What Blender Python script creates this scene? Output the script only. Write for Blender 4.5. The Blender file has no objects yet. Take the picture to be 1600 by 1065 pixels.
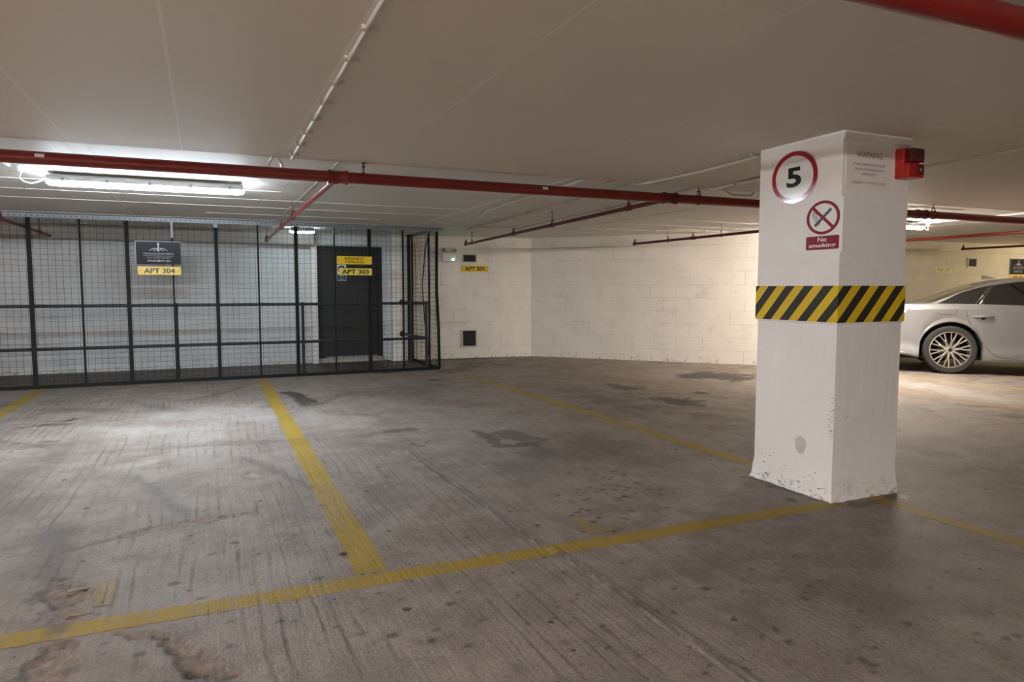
import bpy, bmesh, math, random
import numpy as np
from mathutils import Vector, Matrix
random.seed(7); rng = np.random.RandomState(11)
SC = bpy.context.scene; COL = SC.collection
V = Vector
# ------------------------------------------------------------------ camera
F = 1085.0; PITCH = math.atan(81.5/F); YAW = math.radians(23.8); CH = 1.27
cd = bpy.data.cameras.new('camera'); cam = bpy.data.objects.new('camera', cd); COL.objects.link(cam)
cd.sensor_width = 36; cd.lens = F/1600*36; cd.clip_start = .02
cam.location = (0, 0, CH); cam.rotation_euler = (math.pi/2-PITCH, 0, -YAW)
SC.camera = cam
# ------------------------------------------------------------------ world, exposure, lamps
w = bpy.data.worlds.new('world'); SC.world = w; w.use_nodes = True
w.node_tree.nodes['Background'].inputs[0].default_value = (.5, .45, .4, 1)
w.node_tree.nodes['Background'].inputs[1].default_value = .0
SC.view_settings.view_transform = 'Standard'; SC.view_settings.look = 'None'
SC.view_settings.gamma = 1; SC.view_settings.use_curve_mapping = False
SC.view_settings.exposure = 3.66
COOL = (.80, .91, 1.0); WARM = (1.0, .89, .75)
# lamp name -> (centre x, centre y, length, colour, strength, length axis)
E_LEFT, E_RIGHT, E_CAGE, E_FILL, E_FILL_FAR = 19.0, 30.0, 6.0, 72.0, 20.0
H1, H2, EDGE = 2.175, 2.215, 5.12
# ------------------------------------------------------------------ node materials
def newmat(name):
    m = bpy.data.materials.new(name); m.use_nodes = True
    nt = m.node_tree; return m, nt, nt.nodes['Principled BSDF']
def N(nt, t, **kw):
    n = nt.nodes.new(t)
    for k, v in kw.items():
        if k.startswith('i_'): n.inputs[k[2:].replace('_', ' ')].default_value = v
        else: setattr(n, k, v)
    return n
def L(nt, a, b): nt.links.new(a, b)
def ramp(nt, src, stops):
    r = nt.nodes.new('ShaderNodeValToRGB'); e = r.color_ramp.elements
    while len(e) < len(stops): e.new(.5)
    for el, (p, c) in zip(e, stops):
        el.position = p; el.color = (c, c, c, 1) if not hasattr(c, '__len__') else (*c, 1)
    L(nt, src, r.inputs[0]); return r.outputs[0]
def mixc(nt, f, a, b, mode='MIX'):
    m = nt.nodes.new('ShaderNodeMix'); m.data_type = 'RGBA'; m.blend_type = mode
    for s, v in ((0, f), (6, a), (7, b)):
        if hasattr(v, 'is_output'): L(nt, v, m.inputs[s])
        elif s == 0: m.inputs[0].default_value = v
        else: m.inputs[s].default_value = (*v, 1)
    return m.outputs[2]
def math_(nt, op, a, b=0.0, c=None):
    m = nt.nodes.new('ShaderNodeMath'); m.operation = op
    for i, v in enumerate((a, b) if c is None else (a, b, c)):
        if hasattr(v, 'is_output'): L(nt, v, m.inputs[i])
        else: m.inputs[i].default_value = v
    return m.outputs[0]
def coord(nt, scale=(1, 1, 1), rot=(0, 0, 0)):
    t = N(nt, 'ShaderNodeTexCoord'); m = N(nt, 'ShaderNodeMapping')
    m.inputs['Scale'].default_value = scale; m.inputs['Rotation'].default_value = rot
    L(nt, t.outputs['Object'], m.inputs[0]); return m.outputs[0]
def noise(nt, vec, scale, detail=4, rough=.55, dist=0):
    n = N(nt, 'ShaderNodeTexNoise'); L(nt, vec, n.inputs['Vector'])
    n.inputs['Scale'].default_value = scale; n.inputs['Detail'].default_value = detail
    n.inputs['Roughness'].default_value = rough; n.inputs['Distortion'].default_value = dist
    return n.outputs['Fac']
def bump(nt, b, h, strength, dist, prev=None):
    n = N(nt, 'ShaderNodeBump'); n.inputs['Strength'].default_value = strength; n.inputs['Distance'].default_value = dist
    L(nt, h, n.inputs['Height'])
    if prev is not None: L(nt, prev, n.inputs['Normal'])
    L(nt, n.outputs[0], b.inputs['Normal']); return n.outputs[0]
def simple(name, col, rough=.5, metal=0, var=.12, sc=8, bmp=0.0, coat=0, spec=None):
    m, nt, b = newmat(name)
    c = coord(nt); n = noise(nt, c, sc, 5)
    d = tuple(x*(1-var) for x in col); u = tuple(min(1, x*(1+var*.6)) for x in col)
    L(nt, mixc(nt, n, d, u), b.inputs['Base Color'])
    L(nt, math_(nt, 'MULTIPLY_ADD', n, .5*rough, .75*rough), b.inputs['Roughness'])
    b.inputs['Metallic'].default_value = metal
    if coat: b.inputs['Coat Weight'].default_value = coat; b.inputs['Coat Roughness'].default_value = .14 if name == 'silver_car_paint' else .05
    if spec is not None: b.inputs['Specular IOR Level'].default_value = spec
    if bmp: bump(nt, b, n, bmp, .002)
    return m
def emis(name, col, s):
    m, nt, b = newmat(name); b.inputs['Base Color'].default_value = (.8, .8, .8, 1)
    b.inputs['Emission Color'].default_value = (*col, 1); b.inputs['Emission Strength'].default_value = s
    return m
def concrete(name, paint=False):
    """brushed concrete: streaks along Y, dirt, stains from point attributes; optional worn yellow paint"""
    m, nt, b = newmat(name)
    c1 = coord(nt); cs = coord(nt, (17, .55, 1), (0, 0, .012)); cf = coord(nt, (60, 2.2, 1), (0, 0, .012))
    big = noise(nt, c1, .55, 5, .6); mid = noise(nt, c1, 3.5, 6, .65); fine = noise(nt, c1, 70, 4, .7)
    streak = noise(nt, cs, 1.0, 3, .6, .25); sfine = noise(nt, cf, 1.0, 3, .6, .2)
    base = mixc(nt, ramp(nt, big, [(.3, 0), (.7, 1)]), (0.194, 0.158, 0.138), (0.289, 0.252, 0.229))
    base = mixc(nt, ramp(nt, mid, [(.42, 0), (.58, 1)]), base, (0.311, 0.268, 0.241))
    m12 = noise(nt, c1, 11, 7, .72)
    base = mixc(nt, math_(nt, 'MULTIPLY', ramp(nt, m12, [(.33, 1), (.46, 0)]), .52), base, (0.130, 0.104, 0.089))
    base = mixc(nt, math_(nt, 'MULTIPLY', ramp(nt, m12, [(.56, 0), (.68, 1)]), .35), base, (0.415, 0.364, 0.334))
    # raked grooves: discrete dark-bottomed furrows about 6 cm apart, broken up, mostly in the left bays
    tx = N(nt, 'ShaderNodeTexCoord'); sx = N(nt, 'ShaderNodeSeparateXYZ'); L(nt, tx.outputs['Object'], sx.inputs[0])
    wob = noise(nt, coord(nt, (.6, .28, 1)), 1.0, 3, .55); jt = noise(nt, coord(nt, (6, 3.5, 1)), 1.0, 4, .6)
    ph = math_(nt, 'ADD', math_(nt, 'MULTIPLY', sx.outputs['X'], 15.5), math_(nt, 'ADD', math_(nt, 'MULTIPLY', wob, 5.0), math_(nt, 'MULTIPLY', jt, .38)))
    tri = math_(nt, 'ABSOLUTE', math_(nt, 'SUBTRACT', math_(nt, 'FRACT', ph), .5))
    gv = ramp(nt, tri, [(.05, 1), (.22, 0)])
    left = N(nt, 'ShaderNodeMapRange'); L(nt, sx.outputs['X'], left.inputs[0]); left.inputs[1].default_value = .2; left.inputs[2].default_value = 2.4; left.inputs[3].default_value = 1; left.inputs[4].default_value = .12
    zone = math_(nt, 'MULTIPLY', ramp(nt, noise(nt, c1, 1.1, 4, .6), [(.40, .1), (.56, 1)]), left.outputs[0])
    brk = ramp(nt, noise(nt, coord(nt, (8, 1.6, 1)), 1.0, 6, .75), [(.44, 0), (.60, 1)])
    gm = math_(nt, 'MULTIPLY', math_(nt, 'MULTIPLY', gv, zone), brk)
    base = mixc(nt, math_(nt, 'MULTIPLY', gm, .62), base, (0.099, 0.080, 0.068))
    lt = ramp(nt, streak, [(.56, 0), (.70, 1)])
    base = mixc(nt, math_(nt, 'MULTIPLY', lt, .10), base, (0.432, 0.380, 0.349))
    g = ramp(nt, streak, [(.34, 1), (.47, 0)]); base = mixc(nt, math_(nt, 'MULTIPLY', g, .16), base, (0.121, 0.096, 0.081))
    sf = ramp(nt, sfine, [(.35, 1), (.5, 0)]); base = mixc(nt, math_(nt, 'MULTIPLY', sf, .08), base, (0.130, 0.104, 0.089))
    base = mixc(nt, math_(nt, 'MULTIPLY', ramp(nt, fine, [(.35, 1), (.5, 0)]), .5), base, (0.121, 0.096, 0.081))
    base = mixc(nt, math_(nt, 'MULTIPLY', ramp(nt, fine, [(.58, 0), (.70, 1)]), .30), base, (0.475, 0.424, 0.388))
    # small dark pits
    vo = N(nt, 'ShaderNodeTexVoronoi'); L(nt, c1, vo.inputs['Vector']); vo.inputs['Scale'].default_value = 9; vo.inputs['Randomness'].default_value = 1
    wc = N(nt, 'ShaderNodeTexWhiteNoise'); L(nt, vo.outputs['Color'], wc.inputs['Vector'])
    rad = math_(nt, 'MULTIPLY', math_(nt, 'POWER', wc.outputs['Value'], 4.0), .17)
    dd = math_(nt, 'ADD', vo.outputs['Distance'], math_(nt, 'MULTIPLY', math_(nt, 'SUBTRACT', fine, .5), .1))
    pit = math_(nt, 'LESS_THAN', dd, rad)
    base = mixc(nt, math_(nt, 'MULTIPLY', pit, .85), base, (0.052, 0.038, 0.033))
    if paint:
        wear = ramp(nt, noise(nt, c1, 16, 6, .7), [(.34, 0), (.46, 1)])
        wear2 = math_(nt, 'SUBTRACT', 1.0, math_(nt, 'MULTIPLY', g, .35))
        at = N(nt, 'ShaderNodeAttribute', attribute_name='fade')
        pm = math_(nt, 'MULTIPLY', math_(nt, 'MULTIPLY', math_(nt, 'MULTIPLY_ADD', wear, .35, .60), wear2), math_(nt, 'SUBTRACT', 1.0, at.outputs['Fac']))
        ycol = mixc(nt, mid, (.27, .175, .013), (.40, .275, .028))
        base = mixc(nt, pm, base, ycol)
    for nm, cl, k in (('chip', mixc(nt, ramp(nt, noise(nt, c1, 24, 6, .8), [(.38, 0), (.62, 1)]), (.10, .07, .055), (.34, .25, .20)), .85), ('pale', (.43, .415, .395), .6), ('brown', (.135, .085, .058), .8), ('stain', (.026, .021, .018), .93)):
        at = N(nt, 'ShaderNodeAttribute', attribute_name=nm)
        base = mixc(nt, math_(nt, 'MULTIPLY', at.outputs['Fac'], k), base, cl)
    L(nt, base, b.inputs['Base Color'])
    at = N(nt, 'ShaderNodeAttribute', attribute_name='stain')
    r = math_(nt, 'MULTIPLY_ADD', big, -.2, .74); r = math_(nt, 'SUBTRACT', r, math_(nt, 'MULTIPLY', at.outputs['Fac'], .15))
    L(nt, r, b.inputs['Roughness']); b.inputs['Specular IOR Level'].default_value = .24
    hz = math_(nt, 'ADD', math_(nt, 'MULTIPLY', streak, .25), math_(nt, 'ADD', math_(nt, 'MULTIPLY', gm, -.22), math_(nt, 'MULTIPLY', m12, .35)))
    n1 = bump(nt, b, hz, .9, .016)
    n2 = bump(nt, b, sfine, .45, .004, n1)
    n3 = bump(nt, b, fine, .8, .004, n2)
    bump(nt, b, math_(nt, 'MULTIPLY', pit, -1.0), .6, .004, n3)
    return m
def wallmat(name, col, blocks=True, grime=.35, rough=.62):
    """painted blockwork in the wall's own x-z plane"""
    m, nt, b = newmat(name)
    t = N(nt, 'ShaderNodeTexCoord'); sp = N(nt, 'ShaderNodeSeparateXYZ'); L(nt, t.outputs['Object'], sp.inputs[0])
    cb = N(nt, 'ShaderNodeCombineXYZ'); L(nt, sp.outputs['X'], cb.inputs[0]); L(nt, sp.outputs['Z'], cb.inputs[1]); L(nt, sp.outputs['Y'], cb.inputs[2])
    v = cb.outputs[0]
    n = noise(nt, v, 1.6, 6, .65); f = noise(nt, v, 40, 3, .6)
    base = mixc(nt, ramp(nt, n, [(.35, 0), (.7, 1)]), tuple(x*.9 for x in col), col)
    if blocks:
        br = N(nt, 'ShaderNodeTexBrick'); jit = noise(nt, v, 3, 3)
        ad = N(nt, 'ShaderNodeVectorMath', operation='MULTIPLY_ADD'); 
        cj = N(nt, 'ShaderNodeCombineXYZ'); L(nt, jit, cj.inputs[0]); L(nt, jit, cj.inputs[1])
        L(nt, cj.outputs[0], ad.inputs[0]); ad.inputs[1].default_value = (.02, .02, 0); L(nt, v, ad.inputs[2])
        L(nt, ad.outputs[0], br.inputs['Vector'])
        br.inputs['Scale'].default_value = 1; br.inputs['Brick Width'].default_value = .45; br.inputs['Row Height'].default_value = .225
        br.inputs['Mortar Size'].default_value = .006; br.inputs['Mortar Smooth'].default_value = .6
        br.inputs['Color1'].default_value = (1, 1, 1, 1); br.inputs['Color2'].default_value = (.93, .93, .93, 1); br.inputs['Mortar'].default_value = (.5, .5, .5, 1)
        patch = ramp(nt, noise(nt, v, 2.2, 3), [(.42, 0), (.6, 1)])
        bw = N(nt, 'ShaderNodeRGBToBW'); L(nt, br.outputs['Color'], bw.inputs[0])
        hh = mixc(nt, math_(nt, 'MULTIPLY_ADD', patch, .75, .2), (1, 1, 1), br.outputs['Color'])
        base = mixc(nt, .48, base, hh, 'MULTIPLY')
        nb = bump(nt, b, hh, .8, .008)
    else: nb = None
    # dirt specks and splash along the foot of the wall
    foot = N(nt, 'ShaderNodeMapRange'); L(nt, sp.outputs['Z'], foot.inputs[0]); foot.inputs[1].default_value = 0; foot.inputs[2].default_value = .13; foot.inputs[3].default_value = 1; foot.inputs[4].default_value = 0
    sn = ramp(nt, noise(nt, v, 14, 6, .75), [(.53, 0), (.62, 1)])
    base = mixc(nt, math_(nt, 'MULTIPLY', math_(nt, 'MULTIPLY', sn, foot.outputs[0]), .8), base, (.13, .11, .095))
    sm = ramp(nt, noise(nt, v, 2.7, 7, .7), [(.56, 0), (.75, 1)])
    base = mixc(nt, math_(nt, 'MULTIPLY', sm, grime), base, (.33, .29, .25))
    vo = N(nt, 'ShaderNodeTexVoronoi'); L(nt, v, vo.inputs['Vector']); vo.inputs['Scale'].default_value = 5
    base = mixc(nt, math_(nt, 'MULTIPLY', math_(nt, 'LESS_THAN', vo.outputs['Distance'], .028), .7), base, (.12, .1, .09))
    L(nt, base, b.inputs['Base Color']); b.inputs['Roughness'].default_value = rough
    bump(nt, b, f, .25, .003, nb)
    return m
def ceilmat(name, col, sx, ox, sy, strength):
    m, nt, b = newmat(name)
    t = N(nt, 'ShaderNodeTexCoord'); sp = N(nt, 'ShaderNodeSeparateXYZ'); L(nt, t.outputs['Object'], sp.inputs[0])
    v = t.outputs['Object']; n = noise(nt, v, 1.2, 5, .6); f = noise(nt, v, 30, 3, .6)
    def lines(ax, s, o, wd, wob):
        a = math_(nt, 'ADD', math_(nt, 'DIVIDE', math_(nt, 'ADD', sp.outputs[ax], o), s), math_(nt, 'MULTIPLY', noise(nt, v, .9, 1), wob))
        fr = math_(nt, 'FRACT', a)
        return math_(nt, 'LESS_THAN', fr, wd/s)
    lx = math_(nt, 'MULTIPLY', lines('X', sx, ox, .012, .012), ramp(nt, noise(nt, v, .7, 3), [(.4, 0), (.5, 1)]))
    h = lx
    if sy:
        ly = math_(nt, 'MULTIPLY', lines('Y', sy, .1, .045, .02), ramp(nt, noise(nt, v, .6, 3), [(.36, 0), (.46, 1)]))
        h = math_(nt, 'MAXIMUM', lx, ly)
    base = mixc(nt, n, tuple(x*.93 for x in col), col)
    sc = ramp(nt, noise(nt, coord(nt, (1, 5, 1)), 3, 6, .7), [(.66, 0), (.72, 1)])
    base = mixc(nt, math_(nt, 'MULTIPLY', sc, .35), base, (.25, .21, .18))
    base = mixc(nt, math_(nt, 'MULTIPLY', h, strength), base, (.92, .9, .87))  # paler tint stands in for light caught along the raised seams
    L(nt, base, b.inputs['Base Color']); b.inputs['Roughness'].default_value = .6
    n1 = bump(nt, b, h, .5, .004); bump(nt, b, f, .15, .003, n1)
    return m
def hazard():
    m, nt, b = newmat('hazard_tape'); t = N(nt, 'ShaderNodeTexCoord'); sp = N(nt, 'ShaderNodeSeparateXYZ'); L(nt, t.outputs['Object'], sp.inputs[0])
    u = math_(nt, 'SUBTRACT', math_(nt, 'SUBTRACT', sp.outputs['X'], sp.outputs['Y']), math_(nt, 'MULTIPLY', sp.outputs['Z'], .9))
    fr = math_(nt, 'FRACT', math_(nt, 'DIVIDE', math_(nt, 'ADD', u, 20.018), .147))
    st = math_(nt, 'LESS_THAN', fr, .5)
    n = noise(nt, t.outputs['Object'], 9, 5)
    y = mixc(nt, n, (.66, .43, .008), (.78, .53, .012)); k = mixc(nt, n, (.018, .02, .024), (.035, .036, .04))
    L(nt, mixc(nt, st, k, y), b.inputs['Base Color']); b.inputs['Roughness'].default_value = .5; b.inputs['Specular IOR Level'].default_value = .25
    return m
M = dict(
    floor=concrete('concrete_floor'), line=concrete('worn_yellow_paint', True),
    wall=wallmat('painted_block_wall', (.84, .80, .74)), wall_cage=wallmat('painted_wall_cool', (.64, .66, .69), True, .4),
    plaster=wallmat('painted_plaster', (.88, .85, .83), False, .12), wall_far=wallmat('painted_wall_far', (.74, .68, .54)),
    ceil1=ceilmat('ceiling_paint', (.70, .64, .57), .63, .11, 0, .32), ceil2=ceilmat('ceiling_board_marked', (.70, .68, .64), 2.4, .9, .66, .35),
    beam=simple('beam_paint', (.42, .39, .36), .7, var=.3, sc=3),
    red=simple('red_pipe_paint', (.20, .012, .010), .38, var=.25, sc=6, coat=.2), red_dark=simple('dark_red_pipe_paint', (.11, .010, .008), .45, var=.3, sc=9),
    steel=simple('galvanised_steel', (.27, .30, .33), .5, .7, sc=20), black=simple('black_paint', (.009, .010, .011), .6, var=.3, spec=.2),
    wire=simple('mesh_wire', (.012, .013, .014), .65, var=.3, spec=.2), rail=simple('grey_handrail_paint', (.035, .037, .043), .45, var=.3, sc=5, spec=.35),
    door=simple('dark_grey_door_paint', (.034, .035, .037), .55, var=.15, sc=3, spec=.3), white=simple('white_plastic', (.74, .74, .72), .4, var=.06),
    cond=simple('painted_conduit', (.60, .56, .50), .55, var=.12), alu=simple('worn_white_frame', (.62, .59, .54), .5, var=.2, sc=12),
    grille=simple('dark_grille', (.045, .043, .042), .6, var=.3, sc=30), plate=simple('yellow_plate', (.78, .55, .012), .35, var=.08),
    plate_old=simple('faded_yellow_plate', (.66, .56, .14), .45, var=.12), plate_pale=simple('pale_yellow_plate', (.76, .66, .09), .35, var=.06),
    ink=simple('black_ink', (.012, .010, .010), .4), navy=simple('navy_black_board', (.008, .011, .020), .3, var=.2, spec=.1),
    silver=simple('silver_lettering', (.62, .65, .68), .5), blue=simple('blue_sign', (.012, .04, .17), .35), signwhite=simple('sign_white', (.80, .79, .77), .45, var=.03, spec=.25),
    signglossy=simple('sign_white_glossy', (.76, .76, .75), .13, var=.03), signred=simple('sign_red', (.34, .003, .010), .12, var=.06),
    maroon=simple('maroon_sign', (.25, .004, .025), .4, var=.06, spec=.12), hazard=hazard(), scuff=simple('rubbed_grey_mark', (.60, .565, .545), .7, sc=20, var=.25),
    perspex=simple('pale_notice_board', (.80, .76, .73), .4, var=.04), brownink=simple('faded_brown_ink', (.10, .055, .045), .6),
    alarm=simple('red_sounder_plastic', (.42, .012, .008), .35, var=.08), lens=simple('dark_red_lens', (.09, .003, .006), .12, var=.1, coat=.6),
    led=emis('green_led', (.25, 1, .5), 9), tube_l=emis('lit_tube_cool', COOL, E_LEFT), tube_r=emis('lit_tube_warm', WARM, E_RIGHT),
    tube_c=emis('lit_tube_small', (.8, 1, 1), E_CAGE), fill_o=emis('fill_tube_side', (1, .95, .90), E_FILL*.55), fill_b=emis('fill_tube_behind', (1, .955, .91), E_FILL), fill_f=emis('fill_tube_far', (1, .84, .55), E_FILL_FAR), body=simple('lamp_body', (.50, .52, .54), .45, var=.05),  # side, behind and far tubes serve added lamps out of view
    carpaint=simple('silver_car_paint', (.36, .36, .37), .32, .6, var=.02, sc=2, coat=.4), glass=simple('tinted_car_glass', (.012, .012, .011), .06, var=.1, coat=1),
    chrome=simple('chrome', (.75, .75, .76), .15, 1, var=.03), rubber=simple('tyre_rubber', (.035, .034, .033), .75, var=.15), alloy=simple('alloy_rim', (.62, .58, .53), .3, .8, var=.05),
    dark=simple('matt_black', (.012, .012, .012), .8), tail=simple('tail_lamp_red', (.32, .004, .008), .12, coat=1), amber=simple('rust_red', (.10, .022, .018), .6),
)
# ------------------------------------------------------------------ mesh helpers
class MB:
    def __init__(s): s.v = []; s.f = []
    def add(s, vs, fs):
        o = len(s.v); s.v += [tuple(p) for p in vs]; s.f += [tuple(i+o for i in f) for f in fs]; return s
    def box(s, c, d, m=None):
        x, y, z = (k/2 for k in d); c = V(c)
        vs = [V((a*x, b*y, e*z)) for a in (-1, 1) for b in (-1, 1) for e in (-1, 1)]
        if m is not None: vs = [m @ p for p in vs]
        return s.add([p+c for p in vs], [(0, 1, 3, 2), (4, 6, 7, 5), (0, 4, 5, 1), (2, 3, 7, 6), (0, 2, 6, 4), (1, 5, 7, 3)])
    def box2(s, a, b): 
        a = V(a); b = V(b); return s.box((a+b)/2, [abs(k) for k in (b-a)])
    def tube(s, pts, r, n=10, cap=True):
        pts = [V(p) for p in pts]; rings = []; rr = r if hasattr(r, '__len__') else [r]*len(pts); nrm = None
        for i, p in enumerate(pts):
            t = (pts[min(i+1, len(pts)-1)]-pts[max(i-1, 0)]).normalized()
            if nrm is None:
                nrm = t.cross(V((0, 0, 1))); 
                if nrm.length < .1: nrm = t.cross(V((1, 0, 0)))
            nrm = (nrm - t*nrm.dot(t)).normalized(); bn = t.cross(nrm)
            rings.append([p+(nrm*math.cos(a)+bn*math.sin(a))*rr[i] for a in [2*math.pi*k/n+math.pi/n for k in range(n)]])
        vs = [q for g in rings for q in g]; fs = []
        for i in range(len(pts)-1):
            for k in range(n):
                a = i*n+k; b = i*n+(k+1) % n; fs.append((a, b, b+n, a+n))
        if cap: fs += [tuple(range(n-1, -1, -1)), tuple((len(pts)-1)*n+k for k in range(n))]
        return s.add(vs, fs)
    def lathe(s, prof, c, axis, n=32, closed=False):
        """prof: list of (radius, offset along axis)"""
        ax = V(axis).normalized(); u = ax.cross(V((0, 0, 1)));
        if u.length < .1: u = V((1, 0, 0))
        u.normalize(); w_ = ax.cross(u); c = V(c); vs = []; fs = []; m = len(prof)
        for k in range(n):
            a = 2*math.pi*k/n
            for r, o in prof: vs.append(c+ax*o+(u*math.cos(a)+w_*math.sin(a))*r)
        for k in range(n):
            for j in range(m if closed else m-1):
                a = k*m+j; b = k*m+(j+1) % m; d = ((k+1) % n)*m+j; e = ((k+1) % n)*m+(j+1) % m
                fs.append((a, b, e, d))
        if not closed:
            if prof[0][0] > 1e-5: fs.append(tuple(k*m for k in range(n)))
            if prof[-1][0] > 1e-5: fs.append(tuple(k*m+m-1 for k in range(n-1, -1, -1)))
        return s.add(vs, fs)
    def prism(s, poly, o, r, u, d0, d1):
        """poly in (r,u) plane at origin o, extruded along r x u from d0 to d1"""
        o, r, u = V(o), V(r), V(u); nn = r.cross(u).normalized(); n = len(poly)
        vs = [o+r*a+u*b+nn*d0 for a, b in poly]+[o+r*a+u*b+nn*d1 for a, b in poly]
        fs = [tuple(range(n-1, -1, -1)), tuple(range(n, 2*n))]+[(i, (i+1) % n, (i+1) % n+n, i+n) for i in range(n)]
        return s.add(vs, fs)
    def build(s, name, mat, parent=None, smooth=False, bevel=0, origin=None):
        me = bpy.data.meshes.new(name)
        off = V((0, 0, 0)) if parent is None else parent_world(parent)
        if origin is not None and parent is None: off = V(origin)
        me.from_pydata([tuple(V(p)-off) for p in s.v], [], s.f); me.update()
        bm = bmesh.new(); bm.from_mesh(me); bmesh.ops.remove_doubles(bm, verts=bm.verts, dist=1e-6); bmesh.ops.recalc_face_normals(bm, faces=bm.faces); bm.to_mesh(me); bm.free()
        me.materials.append(M[mat]); o = bpy.data.objects.new(name, me); COL.objects.link(o)
        if parent is not None: o.parent = parent
        elif origin is not None: o.location = off
        if smooth:
            me.polygons.foreach_set('use_smooth', [True]*len(me.polygons))
            try: me.set_sharp_from_angle(angle=math.radians(40))
            except Exception: pass
        if bevel:
            b = o.modifiers.new('bevel', 'BEVEL'); b.width = bevel; b.segments = 2; b.limit_method = 'ANGLE'
        return o
def parent_world(p):
    v = V((0, 0, 0))
    while p is not None: v += V(p.location); p = p.parent
    return v
def tag(o, label, cat, group=None, kind=None):
    if label: o['label'] = label
    if cat: o['category'] = cat
    if group: o['group'] = group
    if kind: o['kind'] = kind
    return o
def thing(name, label, cat, loc=(0, 0, 0), group=None):
    o = bpy.data.objects.new(name, None); COL.objects.link(o); o.location = loc; o.empty_display_size = .1
    return tag(o, label, cat, group)
def struct(o, label=None): o['kind'] = 'structure'; o.pop('x', None) if False else None; \
    (o.__setitem__('label', label) if label else None); return o
def wall(name, a, b, z0, z1, th, mat):
    """wall in its own frame: local x along a->b, local -y faces the viewer's side"""
    a = V((*a, 0)); b = V((*b, 0)); ln = (b-a).length; me = MB()
    nx = max(1, int(ln/.5))
    me.box2((0, 0, z0), (ln, th, z1))
    o = me.build(name, mat); o.location = a; o.rotation_euler = (0, 0, math.atan2((b-a).y, (b-a).x)); return struct(o)
def text(s, size, c, r, u, mat, parent, width=None, bold=0.0, name='lettering', lift=.001):
    """flat lettering centred on c, in plane r,u (r = reading direction)"""
    key = (s, bold)
    if key not in TC: TC[key] = text_shape(s, bold)
    me = TC[key].copy()
    xs = [v.co.x for v in me.vertices]; ys = [v.co.y for v in me.vertices]
    x0, x1, y0, y1 = min(xs), max(xs), min(ys), max(ys); sy = size/(y1-y0); sx = width/(x1-x0) if width else sy
    r, u = V(r), V(u); nn = r.cross(u); off = parent_world(parent); c = V(c)
    for v in me.vertices:
        v.co = c+r*((v.co.x-(x0+x1)/2)*sx)+u*((v.co.y-(y0+y1)/2)*sy)+nn*lift-off
    me.name = name; me.materials.clear(); me.materials.append(M[mat])
    ob = bpy.data.objects.new(name, me); COL.objects.link(ob); ob.parent = parent; return ob
TC = {}
def text_shape(s, bold):
    cu = bpy.data.curves.new('t', 'FONT'); cu.body = s; cu.align_x = 'LEFT'; cu.size = 1; cu.offset = bold; cu.resolution_u = 3; cu.extrude = 0
    o = bpy.data.objects.new('t', cu); COL.objects.link(o); bpy.context.view_layer.update()
    me = bpy.data.meshes.new_from_object(o.evaluated_get(bpy.context.evaluated_depsgraph_get())); bpy.data.objects.remove(o)
    return me
for t_, b_ in (('5', .03), ('No', .02), ('smoking', .02), ('WARNING', -.004), ('IF THIS ALARM SOUNDS PLEASE', .0), ('VACATE THE GARAGE AREA', .0), ('IMMEDIATELY', .0), ('POSSIBILITY OF TOXIC FUMES', .0),
    ('APT 304', .03), ('RESIDENT', .012), ('PARKING', .012), ('APT 303', .03), ('APT 203', .03), ('APT 103', .03), ('APT 307', .03), ('APT 305', .03), ('HIGHLAND APARTMENTS', .0), ('INVERNESS', .0),
    ('LUXURY SERVICED APARTMENTS', .0), ('APARTMENT 304', .01), ('APARTMENT 305', .01), ('Keep', .0), ('shut', .0)): TC[(t_, b_)] = text_shape(t_, b_)
def circle(r, n=48, cx=0, cy=0): return [(cx+r*math.cos(2*math.pi*k/n), cy+r*math.sin(2*math.pi*k/n)) for k in range(n)]
def rect(wd, ht, cx=0, cy=0, rr=0, n=4):
    if not rr: return [(cx-wd/2, cy-ht/2), (cx+wd/2, cy-ht/2), (cx+wd/2, cy+ht/2), (cx-wd/2, cy+ht/2)]
    p = []
    for sx, sy, a0 in ((1, -1, -90), (1, 1, 0), (-1, 1, 90), (-1, -1, 180)):
        for k in range(n+1):
            a = math.radians(a0+90*k/n); p.append((cx+sx*(wd/2-rr)+rr*math.cos(a), cy+sy*(ht/2-rr)+rr*math.sin(a)))
    return p
# ------------------------------------------------------------------ value noise for the floor
def vnoise(x, y, seed=0):
    def h(i, j):
        k = np.sin(i*127.1+j*311.7+seed*74.7)*43758.5453; return k-np.floor(k)
    xi, yi = np.floor(x), np.floor(y); xf, yf = x-xi, y-yi; u = xf*xf*(3-2*xf); v = yf*yf*(3-2*yf)
    return (h(xi, yi)*(1-u)+h(xi+1, yi)*u)*(1-v)+(h(xi, yi+1)*(1-u)+h(xi+1, yi+1)*u)*v
def fbm(x, y, seed=0, o=4):
    s = 0; a = .5; t = 0
    for k in range(o): s = s+a*vnoise(x*2**k, y*2**k, seed+k); t += a; a *= .55
    return s/t
def dpoly(X, Y, pts, radii):
    """signed closeness to a polyline with varying radius: 1 on the line, 0 at the radius"""
    best = np.full(X.shape, -9.0)
    for (p, q, ra, rb) in zip(pts[:-1], pts[1:], radii[:-1], radii[1:]):
        dx, dy = q[0]-p[0], q[1]-p[1]; l2 = dx*dx+dy*dy+1e-9
        t = np.clip(((X-p[0])*dx+(Y-p[1])*dy)/l2, 0, 1); d = np.hypot(X-p[0]-t*dx, Y-p[1]-t*dy); r = ra+(rb-ra)*t
        best = np.maximum(best, 1-d/r)
    return best
def smooth01(v, a, b): t = np.clip((v-a)/(b-a), 0, 1); return t*t*(3-2*t)
#FLOORDATA

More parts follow.
